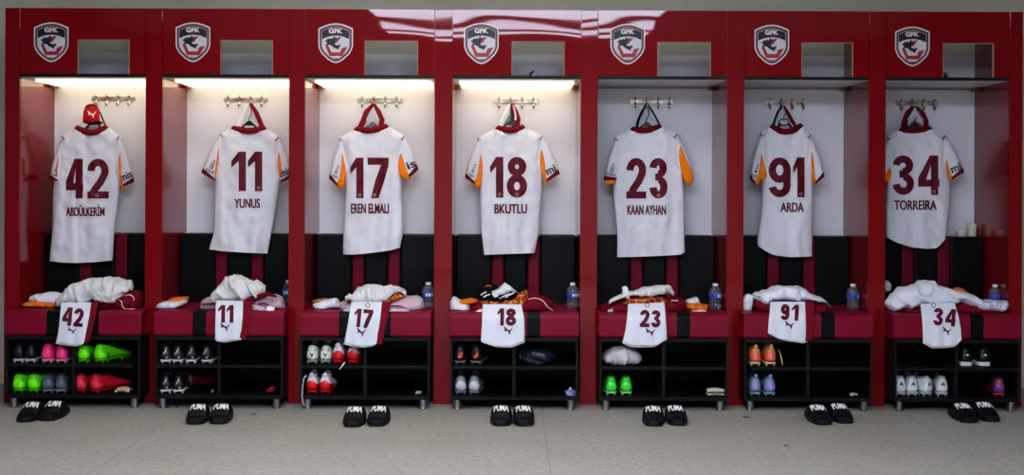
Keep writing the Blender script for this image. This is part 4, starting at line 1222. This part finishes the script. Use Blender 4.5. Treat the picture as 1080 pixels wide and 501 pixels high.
# --- thirty-four
t = th('white_pouch', 'small white cloth pouch hanging behind the upright at bench thirty-four', 'pouch', 936)
heap('pouch_body', CLOTHW, [(932, 299), (934, 296), (937, 296), (939.5, 300)], [(932, 306), (935, 308.5), (938, 307), (939.5, 305)], t, .20, .03, .003, 12, 37)
t = th('training_jacket', 'maroon jacket lying flat beneath the white top on bench thirty-four', 'jacket', 1000, group=GJ)
heap('jacket_body', CLOTHM, [(946, 325), (960, 322), (985, 320), (1010, 316), (1025, 320), (1045, 323), (1064, 326.5)], [(946, 331), (970, 333), (1010, 334), (1040, 331.5), (1064, 331)], t, .0, .11, .005, 8, 38)
t = th('crumpled_top', 'wide white top with open round collar spread on bench thirty-four', 'top', 985, group=GT)
tb = heap('top_body', CLOTHW2, [(933.5, 318), (942, 309), (950, 302.5), (963, 300.5), (970, 296.5), (976, 295), (983, 296.5), (987, 302), (1005, 305), (1015, 308.5), (1028, 313), (1038, 318)],
     [(933.5, 320), (941, 330), (949, 325.5), (970, 323.5), (988, 322.5), (1000, 318), (1010, 315.5), (1022, 324), (1030, 327), (1038, 326)], t, -.02, .10, .009, 8, 39)
mb = MB(); ringp = [at(976 + 8.5 * math.cos(2 * PI * k / 20), 304 + 8.2 * math.sin(2 * PI * k / 20), -.125) for k in range(21)]
ringp = [p + Vector((.006 * noise.noise(p * 30), .01 * noise.noise(p * 25), .006 * noise.noise(p * 28 + Vector((3, 3, 3))))) for p in ringp[:-1]]; ringp.append(ringp[0])
mb.tube(ringp, .0042, 8); mb.build('round_collar', CLOTHW, tb, smooth=True)
t = th('orange_cloth', 'small orange cloth peeping from behind the white top on bench thirty-four', 'cloth', 1012)
heap('cloth_body', CLOTHO, [(1005, 307), (1008, 304), (1013, 303.5), (1020, 308)], [(1005, 310), (1012, 311), (1020, 311)], t, .06, .05, .003, 12, 40)
t = th('lilac_cloth', 'lilac white folded cloth by the bottle at bench thirty-four', 'cloth', 1048)
heap('cloth_body', CLOTHL, [(1028, 320), (1036, 317), (1050, 316.5), (1060, 318), (1061.5, 323)], [(1028, 326), (1040, 327.5), (1055, 328), (1061.5, 325)], t, -.06, .06, .005, 10, 41)

# ------------------------------------------------------------------ bottles
def make_bottle():
    r = thing('water_bottle', 'x', 'bottle')
    b = MB().lathe([(.0295, 0), (.033, .004), (.033, .022), (.0305, .026), (.033, .030), (.033, .090), (.031, .100), (.022, .112), (.0135, .118), (.0135, .124)], n=28)
    b.build('bottle_body', BOTTLE, r, smooth=True)
    lb = MB().lathe([(.0336, .054), (.0340, .055), (.0340, .082), (.0336, .083)], n=28).build('label_band', LABELB, r, smooth=True, label='blue label band')
    mk = MB()
    for a in (-.55, -.1, .35):
        pts = [(.0345 * math.sin(a + d), -.0345 * math.cos(a + d), z) for d, z in ((-.13, .061), (.13, .061), (.16, .075), (-.10, .077))]
        mk.add(pts, [(0, 1, 2, 3)])
    mk.build('label_print', LOGOW, lb)
    MB().lathe([(.0145, .119), (.0150, .120), (.0150, .131), (.0138, .133), (.002, .1335)], n=20).build('bottle_cap', WATER, r)
    return r
proto = None
for k, (i, px, py, Y) in enumerate([(1, 304.6, 317, .20), (2, 452.3, 327, .10), (3, 604.5, 326, .12), (4, 755, 326.3, .10), (5, 900, 325, .12), (6, 1050, 323, .12)]):
    o = make_bottle() if proto is None else copy_tree(proto)
    proto = proto or o
    o.location = (xat(px, Y), Y, ZSEAT)
    o['label'] = ('water bottle with blue label half hidden behind the upright by bench eleven' if i == 1 else
                  'small clear water bottle with blue label standing on bench number %s' % SAY[i])
    o['group'] = 'water bottles on the benches'
    o.rotation_euler.z = .3 * k

# jars on the last backrest
for (px, w, y0, y1, lab) in ((1014, 11.5, 243.3, 250, 'low round cream jar on the backrest beside the taller jar'), (1025.3, 9.2, 236.6, 250, 'tall cream jar on the backrest end of the number thirty-four locker')):
    Y = .42; z0 = .8775; s = (D + Y) / F
    h = (y1 - y0) * s; rad = w * s / 2
    r = thing('cream_jar', lab, 'jar', (xat(px, Y), Y, z0), 'cream jars on the backrest')
    x = xat(px, Y)
    MB().lathe([(rad * .92, z0), (rad, z0 + .004), (rad, z0 + h * .66), (rad * .97, z0 + h * .7)], x, Y, 24).build('jar_body', JAR, r, smooth=False)
    MB().lathe([(rad * 1.0, z0 + h * .70), (rad * 1.02, z0 + h * .72), (rad * 1.02, z0 + h * .97), (rad * .95, z0 + h), (.002, z0 + h)], x, Y, 24).build('jar_lid', JARLID, r)

# small things in the open shelves of the headers
t = thing('black_strap_end', 'short black strap end curling up in the shelf above the number eighteen locker', 'strap', at(561, 80, .03))
mb = MB(); mb.tube([at(558.6, 81, .06), at(559.5, 78.5, .06), at(561.5, 76, .06), at(563, 74.4, .06)], [.006, .006, .005, .004], 8, flat=.5)
mb.build('strap_tip', CLOTHK, t, smooth=True)
t = thing('dark_pouch', 'small dark grey pouch in the shelf above the number thirty-four locker', 'pouch', at(995, 82, .1))
heap('pouch_body', mat('dark grey nylon', '#4a474a', .8), [(991.5, 78), (994, 76), (997, 77.5), (998.5, 80)], [(991.5, 83), (995, 83.5), (998.5, 83.5)], t, .10, .03, .003, 12, 50, zmin=ZSH + .001)

# ------------------------------------------------------------------ slides
def foot_outline(n=40):
    L, Wd = .285, .105
    pts = []
    for k in range(n):
        a = 2 * PI * k / n
        y = math.cos(a); x = math.sin(a)
        yy = .5 + .5 * (abs(y) ** .75) * (1 if y > 0 else -1)       # 0 toe .. 1 heel
        w = Wd / 2 * (1.0 - .22 * yy)
        e = abs(x) ** .55 * (1 if x > 0 else -1)
        pts.append((w * e, yy * L))
    return pts
def make_slide():
    """toe at y = 0, heel towards +y"""
    r = thing('slide_sandal', 'x', 'slide sandal')
    O = foot_outline()
    def lay(s, z): return [((x) * s, .1425 + (y - .1425) * s, z + .012 * max(0, (y / .285 - .75)) + .02 * max(0, .12 - y / .285)) for x, y in O]
    MB().rings([lay(.93, 0), lay(1.0, .006), lay(1.0, .020), lay(.97, .024)]).build('sole', RUBBER, r, smooth=False)
    MB().rings([lay(.955, .0235), lay(.955, .0262), lay(.90, .0285), lay(.5, .0268)]).build('footbed', RUBBER2, r)
    # strap: arched band
    def arch(y, h, w, d=0.0):
        res = []
        for k in range(21):
            a = PI * k / 20
            c, s = math.cos(a), math.sin(a)
            res.append(Vector((-(w + d) * abs(c) ** .6 * (1 if c > 0 else -1), y, .008 + (h + d) * s ** .62)))
        return res
    secs = [(.062, .030, .0515), (.085, .043, .0530), (.115, .055, .0535), (.140, .064, .0530), (.160, .070, .0520)]
    outer = [arch(*s) for s in secs]; inner = [arch(s[0], s[1], s[2], -.005) for s in secs]
    mb = MB()
    loop = [o + list(reversed(n_)) for o, n_ in zip(outer, inner)]
    mb.rings(loop)
    st = mb.build('strap', RUBBER, r, smooth=False)
    v, f = text('PUMA', .012)
    v, f = cut_grid(v, f, 14, 5)
    def surf(x, t):
        # t 0..1 along the strap from its front edge
        q = t * (len(secs) - 1); k = min(int(q), len(secs) - 2); ff = q - k
        y, h, w = [lerp(secs[k][j], secs[k + 1][j], ff) for j in range(3)]
        u = min(.999, abs(x) / w) ** (1 / .6)
        s = math.sqrt(max(0, 1 - u * u))
        return Vector((x, y, .008 + h * s ** .62))
    lm = MB()
    for j, d in enumerate((-.0009, 0, .0009)):
        pts = []
        for x, y in v:
            p = surf(lerp(-.036, .036, x) + d, lerp(.36, .86, y)); p.z += .0032 + .0003 * j; p.y -= .0035; pts.append(p)
        lm.add(pts, f)
    lm.build('lettering', LOGOW, st)
    return r
SL = [((24, 444.5), 1), ((47.5, 443.4), 0), ((205, 447), 5), ((229.5, 446.6), 4), ((371, 449.8), 0), ((396, 449), -2), ((528.5, 448.6), 0), ((552.8, 448.8), 1),
      ((690, 449), -4), ((715.5, 448.2), -1), ((870, 447.6), 2), ((893, 446), 2), ((1025, 445.5), 0), ((1048, 444.2), 0)]
proto = None
for k, ((px, py), yaw) in enumerate(SL):
    o = make_slide() if proto is None else copy_tree(proto)
    proto = proto or o
    i = k // 2
    p = onz(px, py + 1.6, 0.0)
    o.location = (p.x, p.y, 0)
    o.rotation_euler.z = math.radians(yaw)
    if k % 2 == 0: wh = 'nearer the number %s locker' % SAY[i - 1] if i else 'farther from the number eleven locker'
    else: wh = 'nearer the number %s locker' % SAY[i + 1] if i < 6 else 'farther from the number ninety-one locker'
    o['label'] = 'black slide below bench number %s, the one %s' % (SAY[i], wh)
    o['group'] = 'black slides on the floor in front of the lockers'

# ------------------------------------------------------------------ football boots
def boot(label, px, py, upper, heel, sole, lining='#141416', lace='#d8d8d8', yaw=0, Y=-.155, low=True, mark=None, group=None, scale=.95, name='football_boot', tab=None, pitch=0, dark=None):
    """heel towards the camera"""
    z0 = ZLOW if low else ZMID
    X = xat(px, Y)
    for s0_, s1_ in FRONT_SEAT:
        if s0_ < X < s1_ or abs(X - s0_) < .05: X = min(max(X, s0_ + .017 + .034 * scale), s1_ - .017 - .034 * scale)
    r = thing(name, label, 'boot' if name == 'football_boot' else 'shoe', (0, 0, 0), group)
    U = mat('upper ' + upper, upper, .4, var=(45, '#c8493a') if upper == '#3d2a62' else None, spec=.45, bump=(50, .15, .002)); HL = mat('heel ' + heel, heel, .35, spec=.5); SO = mat('sole ' + sole, sole, .4)
    LI = mat('lining ' + lining, lining, .85); LA = mat('lace ' + lace, lace, .8)
    st = .012 if name == 'football_boot' else .004     # stud height
    sec = [(0.0, .016, .022, .078), (.006, .026, .012, .088), (.025, .0315, .008, .091), (.055, .033, .008, .087), (.09, .034, .008, .079), (.125, .037, .008, .070),
           (.165, .0415, .008, .057), (.205, .042, .008, .046), (.24, .036, .009, .038), (.26, .024, .011, .031), (.268, .010, .014, .025)]
    def ring(y, w, zb, zt, g=0.0, lo=None, n=20):
        res = []
        for k in range(n):
            a = 2 * PI * k / n
            c, s = math.cos(a), math.sin(a)
            e = abs(c) ** .7 * (1 if c > 0 else -1); f = abs(s) ** .8 * (1 if s > 0 else -1)
            z = (zb + zt) / 2 + ((zt - zb) / 2 + g) * f
            taper = 1 - .32 * max(0, (z - zb) / (zt - zb) - .35) if y > .004 else 1
            res.append(Vector(((w + g) * e * taper, y, z + st)))
        return res
    mb = MB(); mb.rings([ring(*s) for s in sec])
    up = mb.build('upper', U, r, smooth=True)
    # heel counter
    mb = MB(); rr = []
    for y, w, zb, zt in sec[:4]:
        rr.append(ring(y - .0012 if y < .02 else y, w, zb, lerp(zb, zt, .70), .0016))
    mb.rings(rr); mb.build('heel_counter', HL, up, smooth=True)
    # ankle opening: padded collar and dark inside
    mb = MB(); el = []
    for k in range(25):
        a = 2 * PI * k / 24
        yy = .056 + .043 * math.cos(a); xx = .0225 * math.sin(a)
        el.append(Vector((xx, yy, st + .0885 - .010 * ((yy - .012) / .09) + .006 * max(0, -math.cos(a)))))
    mb.tube(el, .0042, 8); mb.build('ankle_collar', LI if lining != upper else U, up, smooth=True)
    mb = MB(); mb.add(el[:-1] + [Vector((0, .056, st + .055))], [(k, (k + 1) % 24, 24) for k in range(24)]); mb.build('lining', mat('boot inside', '#08080a', .9), up)
    if tab:
        mb = MB(); mb.tube([(0, .008, st + .078), (0, .001, st + .090), (0, .004, st + .104), (0, .014, st + .106)], [.007, .009, .009, .006], 8, flat=.5)
        mb.build('heel_tab', mat('heel tab ' + tab, tab, .6), up, smooth=True)
    # tongue standing up behind the collar
    tg = MB(); R_ = []
    for y, z, w_ in ((.128, .070, .017), (.112, .086, .018), (.102, .100, .016), (.099, .108, .010)):
        R_.append([Vector((w_ * math.cos(2 * PI * q / 12), y + .004 * math.sin(2 * PI * q / 12), st + z)) for q in range(12)])
    tg.rings(R_); tg.build('tongue', LI if lining != '#141416' else U, up, smooth=True)
    # laces
    mb = MB()
    for k in range(4):
        y = .108 + .017 * k; z = st + lerp(.079, .060, k / 3)
        mb.tube([(-.018, y, z - .005), (0, y + .003, z + .001), (.018, y, z - .005)], .0025, 6)
    mb.tube([(0, .106, st + .080), (.016, .096, st + .092), (.024, .104, st + .082), (.006, .108, st + .081)], .002, 6)
    mb.tube([(0, .106, st + .080), (-.016, .098, st + .090), (-.023, .106, st + .081), (-.006, .108, st + .081)], .002, 6)
    mb.build('laces', LA, up, smooth=True)
    # sole plate and studs
    hh = .0055 if name == 'football_boot' else .016
    mb = MB(); out = []
    for z, g in ((0, -.004), (.001, 0.0), (hh, .0015), (hh + .003, -.002)):
        row = []
        for s in sec: row.append(Vector((s[1] * 1.0 + g, s[0], st + z)))
        for s in reversed(sec): row.append(Vector((-s[1] * 1.0 - g, s[0], st + z)))
        out.append(row)
    mb.rings(out); so = mb.build('sole', SO, r, smooth=False)
    if name == 'football_boot':
        for x, y in ((-.02, .02), (.02, .02), (-.02, .06), (.02, .06), (-.028, .17), (.028, .17), (-.026, .215), (.026, .215)):
            MB().lathe([(.0045, 0.0), (.006, .002), (.0075, st + .002)], x, y, 8).build('stud', SO, so)
    # mark on the heel
    if mark:
        mb = MB()
        def M(poly, mi=0):
            pts = []
            for x, z in poly:
                xx = x * .024
                pts.append(Vector((xx, -.0042 + .009 * x * x, st + .012 + z * .060)))
            mb.add(pts, [tuple(range(len(pts)))], mi)
        mm = DARKPRINT; lab = 'dark mark'
        if mark == 'chevron':
            for z in (.62, .74): M([(-.42, z - .12), (0, z + .06), (.42, z - .12), (.42, z - .02), (0, z + .16), (-.42, z - .02)])
        elif mark == 'stripes':
            M([(-.95, .95), (-.65, .95), (.05, .45), (-.1, .30)]); M([(.95, .95), (.65, .95), (-.05, .35), (.1, .25)]); M([(-.9, .45), (-.9, .3), (-.3, .05), (-.2, .15)])
        elif mark == 'flash':
            mm = mat('orange heel flash', '#f0622a', .4); lab = 'orange flash'
            M([(-.7, .30), (-.2, .18), (.45, .35), (.55, .85), (.2, .60), (-.1, .42), (-.5, .50)])
        elif mark == 'curve':
            mm = mat('white heel stripe', '#d6d6d0', .5); lab = 'white stripe'
            M([(-.9, .30), (-.75, .22), (.0, .60), (.35, .98), (.15, .98), (-.2, .66)]); M([(.2, .05), (.9, .22), (.9, .34), (.2, .16)])
        elif mark == 'bar':
            mm = LOGOW; lab = 'white mark'
            M([(-.1, .62), (.9, .58), (.9, .70), (-.1, .76)])
        elif mark == 'logo':
            mm = mat('pale heel logo', '#c9a7c9', .4); lab = 'pale heel logo'
            M([(-.35, .2), (-.15, .2), (.0, .55), (.15, .2), (.35, .2), (.08, .8), (-.08, .8)])
        mb.build('heel_print', mm, up, label=lab)
    r.location = (X, Y, z0 + .0005)
    r.rotation_euler.z = math.radians(yaw)
    r.scale = (scale,) * 3
    return r

def pair(desc, i, xs, y, kw, low, extra=None, yaw=(0, 0), Y=-.155, away=None):
    wh = ('farther from the middle divider', 'nearer the middle divider')
    if away: wh = away
    for k, x in enumerate(xs):
        boot('%s, shelf %s, %s' % (desc, SAY[i], wh[k]), x, y, low=low, yaw=yaw[k], Y=Y, group='football boots on the shoe shelves', **kw)

GREEN = dict(upper='#62dd18', heel='#7dff1f', sole='#4aa712', lace='#2f8e1c', lining='#1b3313')
BLACKB = dict(upper='#131318', heel='#1d1d24', sole='#c8c8cc', lace='#2a2a30')
PINK = dict(upper='#f0307e', heel='#ff4a95', sole='#ef9fbe', lace='#2a2a30', lining='#231820')
GREYB = dict(upper='#4c525c', heel='#656c78', sole='#7f868e', lace='#787e86')
REDB = dict(upper='#cc1f38', heel='#e43a55', sole='#a3122a', lace='#8c1026', lining='#3c0a12')
pair('black boot with pale studs', 0, (19, 31.5), 379, BLACKB, False)
pair('hot pink boot', 0, (49.5, 64.5), 379, PINK, False)
pair('neon green boot on upper shelf', 0, (87.5, 103.5), 379, GREEN, False, yaw=(-2, -22), away=('nearer the middle divider', 'turned sideways'))
pair('neon green boot on lower shelf', 0, (16.5, 34), 411, GREEN, True, yaw=(-8, -12))
pair('grey boot', 0, (50, 64), 411, GREYB, True)
pair('red boot', 0, (84, 98.5), 411, REDB, True, yaw=(-3, -30), away=('nearer the middle divider', 'turned sideways'))
WB = dict(mark='curve', upper='#17171c', heel='#26262d', sole='#d9d9d4', lace='#c5c5c8')
for k, x in enumerate((174.5, 187.5, 202, 217.5)):
    boot('black white-soled boot on upper shelf eleven, %s' % ('end one by the outer wall', 'second from the outer wall', 'third from the outer wall', 'beside the middle divider')[k],
         x, 383, low=False, yaw=(6, 4, 8, -6)[k], group='football boots on the shoe shelves', **WB)
pair('black boot with white sole edge, lower', 1, (174.5, 188.5), 414, WB, True, yaw=(5, 2))
DR = dict(upper='#5a1620', heel='#3c1016', sole='#1a1012', lace='#8a2430', lining='#160a0c')
boot('dark red boot in shadow on lower shelf eleven, deep behind the black pair', 198, 410, low=True, Y=-.06, yaw=-35, group='football boots on the shoe shelves', **DR)
CW = dict(mark='stripes', upper='#d5d7cc', heel='#e4e6dc', sole='#8d8f86', lace='#191919')
pair('white boot with black heel stripes', 2, (329.5, 343.7), 383, CW, False)
RW = dict(upper='#e6dbe2', heel='#d91420', sole='#b01420', lace='#e8e8ea', tab='#eceef2', lining='#d9dadf')
pair('white topped red heeled boot on upper shelf', 2, (357, 372.5), 385, RW, False, yaw=(0, -4))
pair('white topped red heeled boot on lower shelf', 2, (329.3, 343.5), 414, RW, True)
BO = dict(mark='flash', upper='#1b1a1c', heel='#201d1e', sole='#6c6c70', lace='#c44a1c', lining='#0f0f10')
pair('black boot with orange heel flash', 3, (486, 502.5), 386, BO, False, yaw=(3, -6))
GW = dict(upper='#8b9094', heel='#c2c6c9', sole='#7a7f84', lace='#b8bcc0')
pair('pale grey boot', 3, (487, 500.7), 416, GW, True, yaw=(4, -3))
GB = dict(upper='#35c934', heel='#4fe04a', sole='#9bd890', lace='#1f7a2a', lining='#123a18')
pair('bright green boot', 4, (645.7, 661.5), 416, GB, True, yaw=(2, -2))
OR = dict(mark='logo', upper='#e0884a', heel='#f0603c', sole='#d9cf9a', lace='#d8d35a', lining='#b8a04c', tab='#e3b77c')
pair('coral orange boot with yellow trim', 5, (798, 814), 385, OR, False)
IR = dict(mark='logo', upper='#7f93a6', heel='#8f86c2', sole='#7fb0a8', lace='#5aa0a0', lining='#33525c', tab='#7aa6b0')
pair('teal and purple shimmering boot', 5, (798, 813.5), 416, IR, True)
WW = dict(upper='#cfd5d6', heel='#e2e8e8', sole='#b7bdbd', lace='#a8aeb0', lining='#9aa0a2')
for k, (x, yw, s) in enumerate(((951.5, 2, 'end one by the outer wall'), (964, -2, 'second from the outer wall'), (981, 24, 'third one, turned sideways with a yellow mark'), (995.5, -3, 'beside the middle divider'))):
    boot('white boot on lower shelf thirty-four, %s' % s, x, 414, low=True, yaw=yw, group='football boots on the shoe shelves', Y=-.14, mark='chevron', **WW)
SN = dict(mark='bar', upper='#121216', heel='#17171b', sole='#d7dadd', lace='#e2e2e4')
for k, (x, s) in enumerate(((1020.5, 'nearer the middle divider'), (1039.5, 'farther from the middle divider'))):
    boot('black running shoe with thick white sole on upper shelf thirty-four, %s' % s, x, 384, low=False, yaw=-4, Y=-.15, name='running_shoe', group='running shoes on the last shelf', scale=1.08, **SN)
MC = dict(upper='#3d2a62', heel='#7a3f86', sole='#a83348', lace='#d8a23a', lining='#1b1426')
boot('multicoloured purple and red boot on lower shelf thirty-four', 1055, 413, low=True, Y=-.15, yaw=-14, **MC)

# heel marks: dark chevrons, orange flashes
def heel_mark(px, py, Y, shapes, name, label, m):
    pass

# ------------------------------------------------------------------ small items on the shoe shelves
def shin_guard(px, Y, label, n=1, w=.072, m=BEIGE, yaw=0, z=ZLOW):
    r = thing('shin_guard', label, 'shin guard', (xat(px, Y), Y, z + .001), 'shin guards on the shoe shelves')
    for k in range(n):
        rings = []
        for j in range(9):
            t = j / 8 - .5
            rings.append([Vector((xat(px, Y) + t * w, Y + .018 * math.cos(a) * (1.9), z + .001 + .019 * k + (.034 if n == 1 else .021) * (.35 + .65 * math.sin(a)) * (1 - 1.2 * t * t) * (1 if a not in (0,) else 1))) for a in [PI * q / 10 for q in range(11)]]
                         + [Vector((xat(px, Y) + t * w, Y + .018 * math.cos(a) * 1.75, z + .001 + .019 * k + (.034 if n == 1 else .021) * (.30 + .45 * math.sin(a)) * (1 - 1.2 * t * t))) for a in [PI * q / 10 for q in range(10, -1, -1)]])
        MB().rings(rings).build('guard_shell', m if k == 0 else mat('white foam', '#c9c6bd', .6), r, smooth=False)
    MB().tube([(xat(px, Y) - w * .3, Y - .034, z + .016), (xat(px, Y), Y - .036, z + .02), (xat(px, Y) + w * .3, Y - .034, z + .016)], .004, 6).build('edge_band', mat('guard edge', '#8b8168', .7), r, smooth=True)
shin_guard(131.5, -.14, 'single beige rolled shin guard on lower shelf forty-two', 1, .075)
shin_guard(755, -.14, 'stacked beige and white shin guards on lower shelf twenty-three', 2, .088)

t = thing('lace_bundle', 'tangled red boot lace bundle on lower shelf eleven', 'laces', (xat(286.5, -.14), -.08, ZLOW))
mb = MB(); rng = random.Random(5); pts = []
for k in range(26):
    a = k * 1.3
    pts.append((xat(286.5, -.14) + .030 * math.sin(a * 1.1) * rng.uniform(.5, 1), -.14 + .025 * math.cos(a * .9), ZLOW + .006 + .030 * abs(math.sin(a * .57)) * rng.uniform(.5, 1)))
mb.tube(pts, .0028, 6); mb.build('lace_cord', mat('red lace', '#b3202c', .7), t, smooth=True)
for k, (px, px2, s) in enumerate(((179, 178, 'thin dark lace hanging straight from the shelf bottom under bench eleven'), (194, 189, 'thin dark lace slanting from the shelf bottom to the floor under bench eleven'))):
    t = thing('hanging_lace', s, 'lace', at(px, 418, SF), 'dark laces hanging below bench eleven')
    MB().tube([at(px, 417, SF + .002) + Vector((0, -.006, 0)), at(px - .5, 421, SF - .008), at(px2, 427, SF - .012), onz(px2 - 3 * k, 430, .002)], .0022, 6).build('lace_cord', CLOTHK, t, smooth=True)
t = thing('hanging_lace', 'long pale grey lace looping down the end of shoe shelf seventeen', 'lace', at(320, 410, SF))
MB().tube([at(323.5, 396, SF - .004), at(320.5, 399, SF - .006), at(319.2, 408, SF - .006), at(318.6, 418, SF - .008), at(319.6, 425, SF - .01), at(321, 428, SF - .01)], .0042, 8).build('lace_cord', mat('pale grey lace', '#a9acb0', .7), t, smooth=True)
t = thing('hanging_lace', 'short white lace end hanging off the upper shelf seventeen', 'lace', at(361, 386, SF))
MB().tube([at(364, 382, SF + .01), at(362, 384.5, SF - .002), at(359.5, 388, SF - .004), at(358, 389.5, SF - .004)], .0035, 8).build('lace_cord', PIPING, t, smooth=True)
t = thing('hanging_lace', 'yellow lace end hanging beside the coral boots on shelf ninety-one', 'lace', at(825, 380, SF))
MB().tube([at(821, 369, -.13), at(823, 373, -.15), at(824.5, 380, -.17), at(825.5, 385, -.18)], .0028, 8).build('lace_cord', mat('yellow lace', '#cfc23e', .7), t, smooth=True)
def tag(px, py, w, label, Y=-.165, m=GREYTAG):
    t = thing('paper_tag', label, 'tag', (xat(px, Y), Y, ZLOW + .001), 'small tags on the lower shelves')
    x = xat(px, Y); k = w * .0049
    mb = MB()
    A = [Vector((x - k / 2, Y, ZLOW + .006)), Vector((x, Y - .004, ZLOW + .012)), Vector((x + k / 2, Y, ZLOW + .010)), Vector((x + k / 2, Y + .03, ZLOW + .016)), Vector((x, Y + .03, ZLOW + .018)), Vector((x - k / 2, Y + .03, ZLOW + .014))]
    mb.rings([A, [p - Vector((0, 0, .003)) for p in A]]); mb.build('tag_card', m, t)
    mb = MB(); mb.tube([A[2], A[2] + Vector((.012, .004, .002)), A[2] + Vector((.02, .01, -.008))], .0015, 6); mb.build('tag_string', CLOTHK, t)
tag(442, 411, 6, 'small pale grey tag lying on lower shelf seventeen')
tag(902, 405, 7.5, 'small pale grey tag lying on lower shelf ninety-one')
tag(224, 403, 2.5, 'tiny white tag by the middle divider on lower shelf eleven', -.15)
t = thing('tape_ball', 'crumpled blue and white tape ball at the front of lower shelf eighteen', 'tape', (xat(601.5, -.12), -.12, ZLOW))
heap('tape_body', BLUEW, [(595.5, 413), (599, 410.5), (602, 409), (605, 411), (607.5, 413.5)], [(595.5, 415), (599, 418), (604, 418), (607.5, 415.5)], t, -.165, .025, .004, 20, 60, zmin=ZLOW + .001)
MB().tube([at(600, 411, -.175), at(601.5, 408.5, -.175), at(603, 410.5, -.175)], .0025, 6).build('tape_end', LOGOW, t, smooth=True)
t = thing('plastic_bag', 'white crumpled plastic bag on upper shelf twenty-three', 'bag', (xat(655, -.04), -.04, ZMID))
heap('bag_body', BAGW, [(634.5, 377), (639, 370), (646, 365), (655, 362.5), (664, 364), (672, 369), (676.5, 376)], [(634.5, 379), (640, 382.5), (650, 384.5), (658, 384), (668, 383.5), (676.5, 379)], t, -.08, .10, .006, 9, 61, zmin=ZMID + .001, nx=70, nr=36)
t = thing('plastic_bag', 'dark navy crumpled bag in shadow on upper shelf eighteen', 'bag', (xat(566, -.02), -.02, ZMID))
heap('bag_body', BAGN, [(546.5, 371), (551, 367), (560, 365), (572, 364), (580, 367), (586, 373)], [(546.5, 378), (556, 383), (570, 384.5), (580, 381), (586, 379)], t, -.07, .09, .007, 10, 62, zmin=ZMID + .001, nx=70, nr=36)

for px, py, w in ((267, 437, .030), (787, 440, .034), (829, 470, .022)):
    p = onz(px, py, .0)
    t = thing('floor_stain', 'small dark stain on the grey floor below the number %s locker%s' % ('eleven' if px < 400 else 'ninety-one', '' if px != 829 else ', farther out'), 'stain', p)
    MB().lathe([(w * .6, .0004), (w * .55, .0016), (.001, .002)], p.x, p.y, 9).build('stain_spot', mat('dark stain', '#5c5850', .8), t)

# ------------------------------------------------------------------ world, camera
w = bpy.data.worlds.new('dim room'); bpy.context.scene.world = w; w.use_nodes = True
w.node_tree.nodes['Background'].inputs[0].default_value = (.55, .57, .6, 1)
w.node_tree.nodes['Background'].inputs[1].default_value = 0.15

cam = bpy.data.cameras.new('camera')
co = bpy.data.objects.new('camera', cam); C.objects.link(co)
cam.sensor_width = 36; cam.lens = F / W_ * 36
cam.shift_y = -(H_ / 2 - HORIZON) / W_
co.location = (0, -D, CZ)
co.rotation_euler = (Matrix.Rotation(PI / 2, 3, 'X') @ Matrix.Rotation(ROLL, 3, 'Z')).to_euler()
bpy.context.scene.camera = co
sc = bpy.context.scene
sc.view_settings.view_transform = 'Standard'
sc.view_settings.look = 'Medium High Contrast'
sc.view_settings.exposure = 0.28
